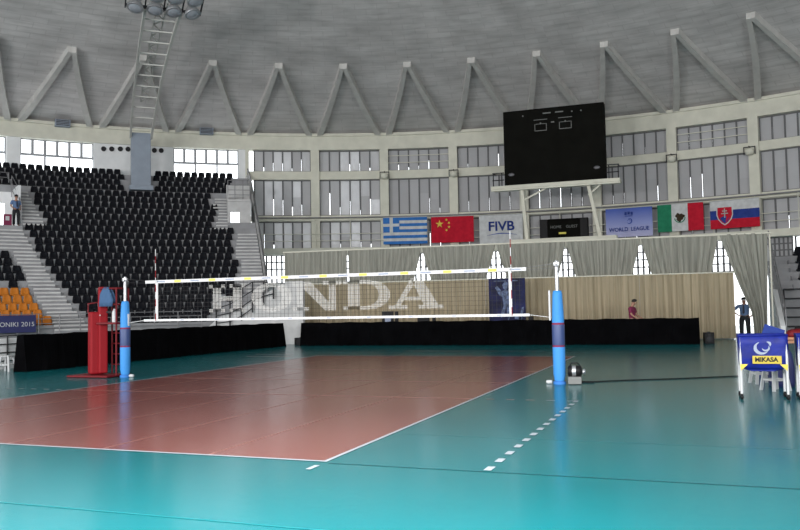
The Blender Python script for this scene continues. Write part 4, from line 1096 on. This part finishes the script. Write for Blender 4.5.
# desk with monitors behind the barrier
ds = thing('officials_desk', 'long dark officials desk hidden behind the far barrier', 'desk', (-3.4, 17.55, 0))
b = MB(); b.box((0, 0, .73), (7.6, .6, .04)); b.build('top', ['black'], ds)
for xx in (-3.6, 0, 3.6):
    b = MB(); b.box((xx, 0, .355), (.05, .5, .71)); b.build('leg', ['dark_steel'], ds)
def monitor(px0, px1, yt, label, pale):
    a_, c_ = at_y(px0, yt, 17.5), at_y(px1, yt, 17.5); W_ = c_.x-a_.x; zt_ = a_.z
    t = thing('monitor', label, 'monitor', ((a_.x+c_.x)/2, 17.5, .753))
    h_ = zt_-.75-.08
    b = MB(); b.box((0, 0, .08+h_/2), (W_, .05, h_)); bevel(b.build('screen_housing', ['black'], t), .01)
    if pale:
        b = MB(); b.box((.01, -.03, .08+h_*.38), (W_*.5, .006, h_*.28)); b.build('screen_patch', ['greyprint'], t)
    b = MB(); b.box((0, .03, .04), (.06, .05, .12)); b.box((0, 0, .012), (.26, .18, .02)); b.build('foot', ['black'], t)
monitor(382, 393.5, 311.5, 'black monitor behind the far barrier below the net letters, left one', True)
monitor(417.5, 429.5, 316.5, 'low black monitor behind the far barrier, right of the other', False)
for (x0_, x1_, yt, lab) in ((395, 398, 311.5, 'slim black speaker beside the left monitor'), (432.5, 435.5, 316.5, 'slim black speaker beside the low right monitor')):
    a_, c_ = at_y(x0_, yt, 17.5), at_y(x1_, yt, 17.5); b = MB(); b.box((0, 0, (a_.z-.75)/2), (c_.x-a_.x, .12, a_.z-.75))
    o = bevel(b.build('desk_speaker', ['black'], None, ((a_.x+c_.x)/2, 17.5, .751)), .006); tag(o, lab+' on the desk', 'speaker', 'desk speakers')
def cabinet(px0, px1, yt, yb, label, dx=0, dy=0):
    a_, c_ = at_z(px0, yb), at_z(px1, yb); ht = (yb-yt)*( (a_-CAM).dot(fw))/F
    W_ = c_.x-a_.x; t = thing('loudspeaker', label, 'speaker', ((a_.x+c_.x)/2+dx, a_.y+.15+dy, 0), .25)
    b = MB(); b.box((0, 0, ht/2), (W_, .3, ht)); bevel(b.build('cabinet', ['black'], t), .015)
    b = MB(); b.lathe((0, -.15, ht*.4), [(W_*.36, 0), (W_*.34, .012), (W_*.05, .004)], 16, axis=(0, -1, 0)); b.lathe((0, -.15, ht*.78), [(W_*.16, 0), (W_*.15, .01), (.01, .004)], 12, axis=(0, -1, 0)); b.build('cone', ['dark_steel'], t)
    b = MB(); b.box((0, 0, ht+.015), (.12, .04, .03)); b.build('handle', ['dark_steel'], t)
cabinet(698, 708, 333, 344.5, 'black loudspeaker on the floor at the right end of the far barrier', .22, .45)
cabinet(286.5, 300, 338.5, 346, 'low black loudspeaker in the gap between the two barriers', .0, .75)
p_ = at_y(531, 317, 18.0)
b = MB(); b.box((0, 0, .58), (.2, .2, 1.16)); o = bevel(b.build('equipment_case', ['black'], None, (p_.x, 18.0, 0)), .01); tag(o, 'upright black case right of the blue poster, behind the barrier', 'case')

# -------------------------------------------------------------------- people
def skin(name, chains, parent, m, sub=2):
    """one mesh grown round joint chains; each chain: list of (point, radius); first joints shared by position"""
    vs, es, rs, idx = [], [], [], {}
    roots = []
    for ch in chains:
        prev = None
        for p, r in ch:
            key = tuple(round(c, 4) for c in p)
            if key not in idx:
                idx[key] = len(vs); vs.append(p); rs.append(r)
                if prev is None: roots.append(idx[key])
            k = idx[key]
            if prev is not None and prev != k: es.append((prev, k))
            prev = k
    me = bpy.data.meshes.new(name); me.from_pydata(vs, es, [])
    o = bpy.data.objects.new(name, me); COL.objects.link(o); o.parent = parent
    sk = o.modifiers.new('skin', 'SKIN'); sk.use_smooth_shade = True; sk.branch_smoothing = .3
    lay = me.skin_vertices[0].data if me.skin_vertices else None
    for k, r in enumerate(rs): lay[k].radius = r if isinstance(r, tuple) else (r, r)
    for k in roots: lay[k].use_root = True
    sb2 = o.modifiers.new('sub', 'SUBSURF'); sb2.levels = sub; sb2.render_levels = sub
    me.materials.append(M[m]); return o
def person(loc, rz, label, shirt, height, armL, armR, nod=0.0, tie=False, girth=1.12):
    """faces local -y; arm = (elbow, wrist, hand tip) in local metres for a 1.78 m figure"""
    t = thing('person', label, 'person', loc, rz); t.scale = (height/1.78*girth, height/1.78*girth, height/1.78)
    H1 = Vector((0, 0, 1.56)); Hn = Vector((0, -.02-nod*.5, 1.63-nod*.12)); Ht = Vector((0, -.015-nod*1.3, 1.705-nod*.28))
    face = Vector((0, -1, -nod*2.5)).normalized(); upf = Vector((0, -nod*2.5, 1)).normalized()
    ch = [[((0, 0, .97), (.15, .105)), ((0, .01, 1.10), (.14, .10)), ((0, .01, 1.30), (.165, .11)), ((0, .01, 1.43), (.13, .085)), (tuple(H1-Vector((0, 0, .05))), .055), (tuple(Hn), .070), (tuple(Ht), (.078, .095))]]
    for e in (-1, 1):
        ch.append([((0, 0, .97), (.15, .105)), ((e*.095, 0, .88), .085), ((e*.105, -.005, .50), .055), ((e*.11, .015, .10), .038), ((e*.125, -.10, .035), .035), ((e*.13, -.17, .025), .025)])
    hands = []
    for e, (el, wr, tip) in ((-1, armL), (1, armR)):
        el, wr, tip = Vector(el), Vector(wr), Vector(tip)
        ch.append([((0, .01, 1.43), (.13, .085)), ((e*.185, .01, 1.43), .055), (tuple(el), .040), (tuple(wr), .027), (tuple(wr+(tip-wr)*.45), (.038, .022))])
        d = (tip-wr).normalized(); sd_ = d.cross(Vector((0, 1, 0)));
        if sd_.length < .2: sd_ = Vector((1, 0, 0))
        sd_.normalize(); nrm = d.cross(sd_).normalized(); Lh = (tip-wr).length
        for q, ln in ((-1.5, .80), (-.5, .97), (.5, 1.0), (1.5, .92)):
            root = wr+d*Lh*.42+sd_*q*.017; mid = wr+d*Lh*.72*ln+sd_*q*.021-nrm*.004; tp = wr+d*Lh*ln+sd_*q*.021-nrm*.018
            ch.append([(tuple(root), .010), (tuple(mid), .009), (tuple(tp), .007)])
        ch.append([(tuple(wr+d*Lh*.16+sd_*.015), .011), (tuple(wr+d*Lh*.36+sd_*.046-nrm*.010), .010), (tuple(wr+d*Lh*.55+sd_*.052-nrm*.02), .008)])
    # nose and ears grow out of the head
    ch.append([(tuple(Ht+face*.055-upf*.02), .020), (tuple(Ht+face*.108-upf*.045), .014)])
    for e in (-1, 1): ch.append([(tuple(Ht+Vector((e*.06, .01, -.03))), .02), (tuple(Ht+Vector((e*.085, .015, -.02))), .014)])
    skin('body', ch, t, 'skin')
    sc = [[((0, 0, .96), (.165, .12)), ((0, .01, 1.10), (.158, .118)), ((0, .01, 1.30), (.18, .126)), ((0, .01, 1.43), (.15, .10)), ((0, .0, 1.50), .07)]]
    for e, (el, wr, tip) in ((-1, armL), (1, armR)):
        el = Vector(el); s0 = Vector((e*.185, .01, 1.43)); sc.append([((0, .01, 1.43), (.15, .10)), (tuple(s0), .075), (tuple(s0.lerp(el, .8)), .064)])
    skin('shirt', sc, t, shirt)
    tr = [[((0, 0, 1.02), (.155, .115)), ((0, 0, .95), (.165, .12))]]
    for e in (-1, 1): tr.append([((0, 0, .95), (.165, .12)), ((e*.095, 0, .86), .105), ((e*.105, -.005, .50), .075), ((e*.11, .01, .09), .066)])
    skin('trousers', tr, t, 'trousers')
    for e in (-1, 1): skin('shoe', [[((e*.11, .05, .045), .045), ((e*.122, -.08, .045), .048), ((e*.13, -.19, .035), .034)]], t, 'shoe')
    b = MB(); vs = []; n1, n2 = 8, 14
    ax = upf
    xx = Vector((1, 0, 0)); yy = ax.cross(xx)
    for j in range(n1+1):
        th = rad(100)*j/n1
        for k in range(n2):
            f_ = 2*PI*k/n2; dirp = (xx*math.cos(f_)+yy*math.sin(f_))
            front = max(0, dirp.dot(face)); th2 = th*(1-.45*front)
            vs.append(Ht+upf*.012+ax*math.cos(th2)*.108+Vector((dirp.x*.088, dirp.y*.108, dirp.z*.10))*math.sin(th2))
    b.add(vs, [(j*n2+k, (j+1)*n2+k, (j+1)*n2+(k+1) % n2, j*n2+(k+1) % n2) for j in range(n1) for k in range(n2)], 0, True)
    o = b.build('hair', ['hair'], t); sdm = o.modifiers.new('solid', 'SOLIDIFY'); sdm.thickness = .012
    b = MB()
    for e in (-1, 1): b.lathe(Ht+face*.086+Vector((e*.032, 0, 0))-upf*.002, [(.002, -.008), (.011, -.003), (.011, .004), (.002, .010)], 8, axis=face)
    b.build('eyes', ['hair'], t)
    b = MB(); b.box(Ht+face*.090-upf*.078, (.045, .012, .010)); b.build('mouth', ['maroon'], t)
    if tie:
        b = MB(); b.poly([(-.02, -.118, 1.47), (.02, -.118, 1.47), (.035, -.155, 1.14), (0, -.155, 1.07), (-.035, -.155, 1.14)], .014, (0, -1, .1)); b.build('tie', ['tie'], t)
    b = MB(); b.lathe((0, 0, .985), [(.16, -.02), (.162, .02)], 18); o = b.build('belt', ['shoe'], t)
    for v in o.data.vertices: v.co.y *= .76
    return t
down = lambda e: ((e*.245, .03, 1.15), (e*.25, -.05, .90), (e*.245, -.10, .73))
akimbo = lambda e: ((e*.36, .02, 1.20), (e*.20, -.13, 1.05), (e*.10, -.17, .98))
pm = at_z(745.5, 338.5)
person((pm.x, pm.y, 0), rad(-12), 'man in light blue shirt and dark tie standing by the curtain gap', 'shirt_blue', 1.80, akimbo(-1), ((.29, .05, 1.17), (.24, -.12, 1.0), (.16, -.2, .92)), .02, True, 1.32)
pm = at_y(632.5, 320, 17.9)
person((pm.x, 17.9, 0), rad(72), 'man in maroon shirt looking down behind the far barrier', 'maroon', 1.80, ((-.22, -.06, 1.16), (-.2, -.26, 1.02), (-.17, -.40, .95)), ((.22, -.06, 1.16), (.2, -.26, 1.02), (.17, -.40, .95)), .06)
pm = at_r(16, 226, 35.9)
person((pm.x, pm.y, LZ), -rad(ang(pm))+rad(10), 'man in blue shirt and dark tie at the upper left stand doorway', 'shirt_blue', 1.84, ((-.25, .02, 1.16), (-.17, -.17, 1.0), (-.06, -.22, .95)), ((.25, .02, 1.16), (.17, -.17, 1.0), (.06, -.22, .95)), .0, True)
pm = at_r(7.5, 226, 35.6)
bx = thing('collection_box', 'dark red and white upright box beside the man at the stand doorway', 'box', (pm.x, pm.y, LZ), -rad(ang(pm)))
b = MB(); b.box((0, 0, .33), (.40, .35, .66)); bevel(b.build('body', ['maroon'], bx), .01)
b = MB(); b.box((-.03, -.18, .42), (.2, .012, .24)); b.build('front_panel', ['white'], bx)

# ------------------------------------------------------------------ lighting
wd = bpy.data.worlds.new('daylight'); scene.world = wd; wd.use_nodes = True
bg = wd.node_tree.nodes['Background']; bg.inputs[0].default_value = (.93, .97, 1.0, 1); bg.inputs[1].default_value = 3.0
def area(name, loc, target, sx, sy, power, col=(1, 1, 1)):
    l = bpy.data.lights.new(name, 'AREA'); l.shape = 'RECTANGLE'; l.size = sx; l.size_y = sy; l.energy = power; l.color = col
    o = bpy.data.objects.new(name, l); COL.objects.link(o); o.location = loc
    o.rotation_euler = (Vector(target)-Vector(loc)).to_track_quat('-Z', 'Y').to_euler(); return o
for a in (150, 175, 200, 225):
    p = pol(a, 41.5, 10.6); area('rear_window_light', p, (HX, HY, 11.5), 9, 4, 1800, (1.0, .98, .98))
for a in (130, 165, 200, 235):      # added fill lamps, aimed up to brighten the dome
    p = pol(a, 33, 5.5); area('dome_fill', p, (HX+2, HY+12, 24), 5, 3, 4000, (1.0, .98, .97))
area('near_floor_fill', (6.0, -16.0, 6.2), (5.2, -13.5, 0), 5, 3, 1950, (.98, .99, 1.0)).data.spread = rad(125)  # added fill lamp overhead that brightens the near floor
# closed rear half of the drum
mb = MB(); mb.arc(AR, 360+AL, 43.0, 43.3, 0, 14.5); struct('wall_rear', mb, ['white_wall'])

scene.view_settings.view_transform = 'Standard'; scene.view_settings.look = 'None'; scene.view_settings.gamma = 1
scene.view_settings.use_curve_mapping = False; scene.view_settings.exposure = 0.0
scene.cycles.use_denoising = True
scene.cycles.max_bounces = 6; scene.cycles.diffuse_bounces = 4; scene.cycles.transparent_max_bounces = 12
scene.cycles.sample_clamp_indirect = 4
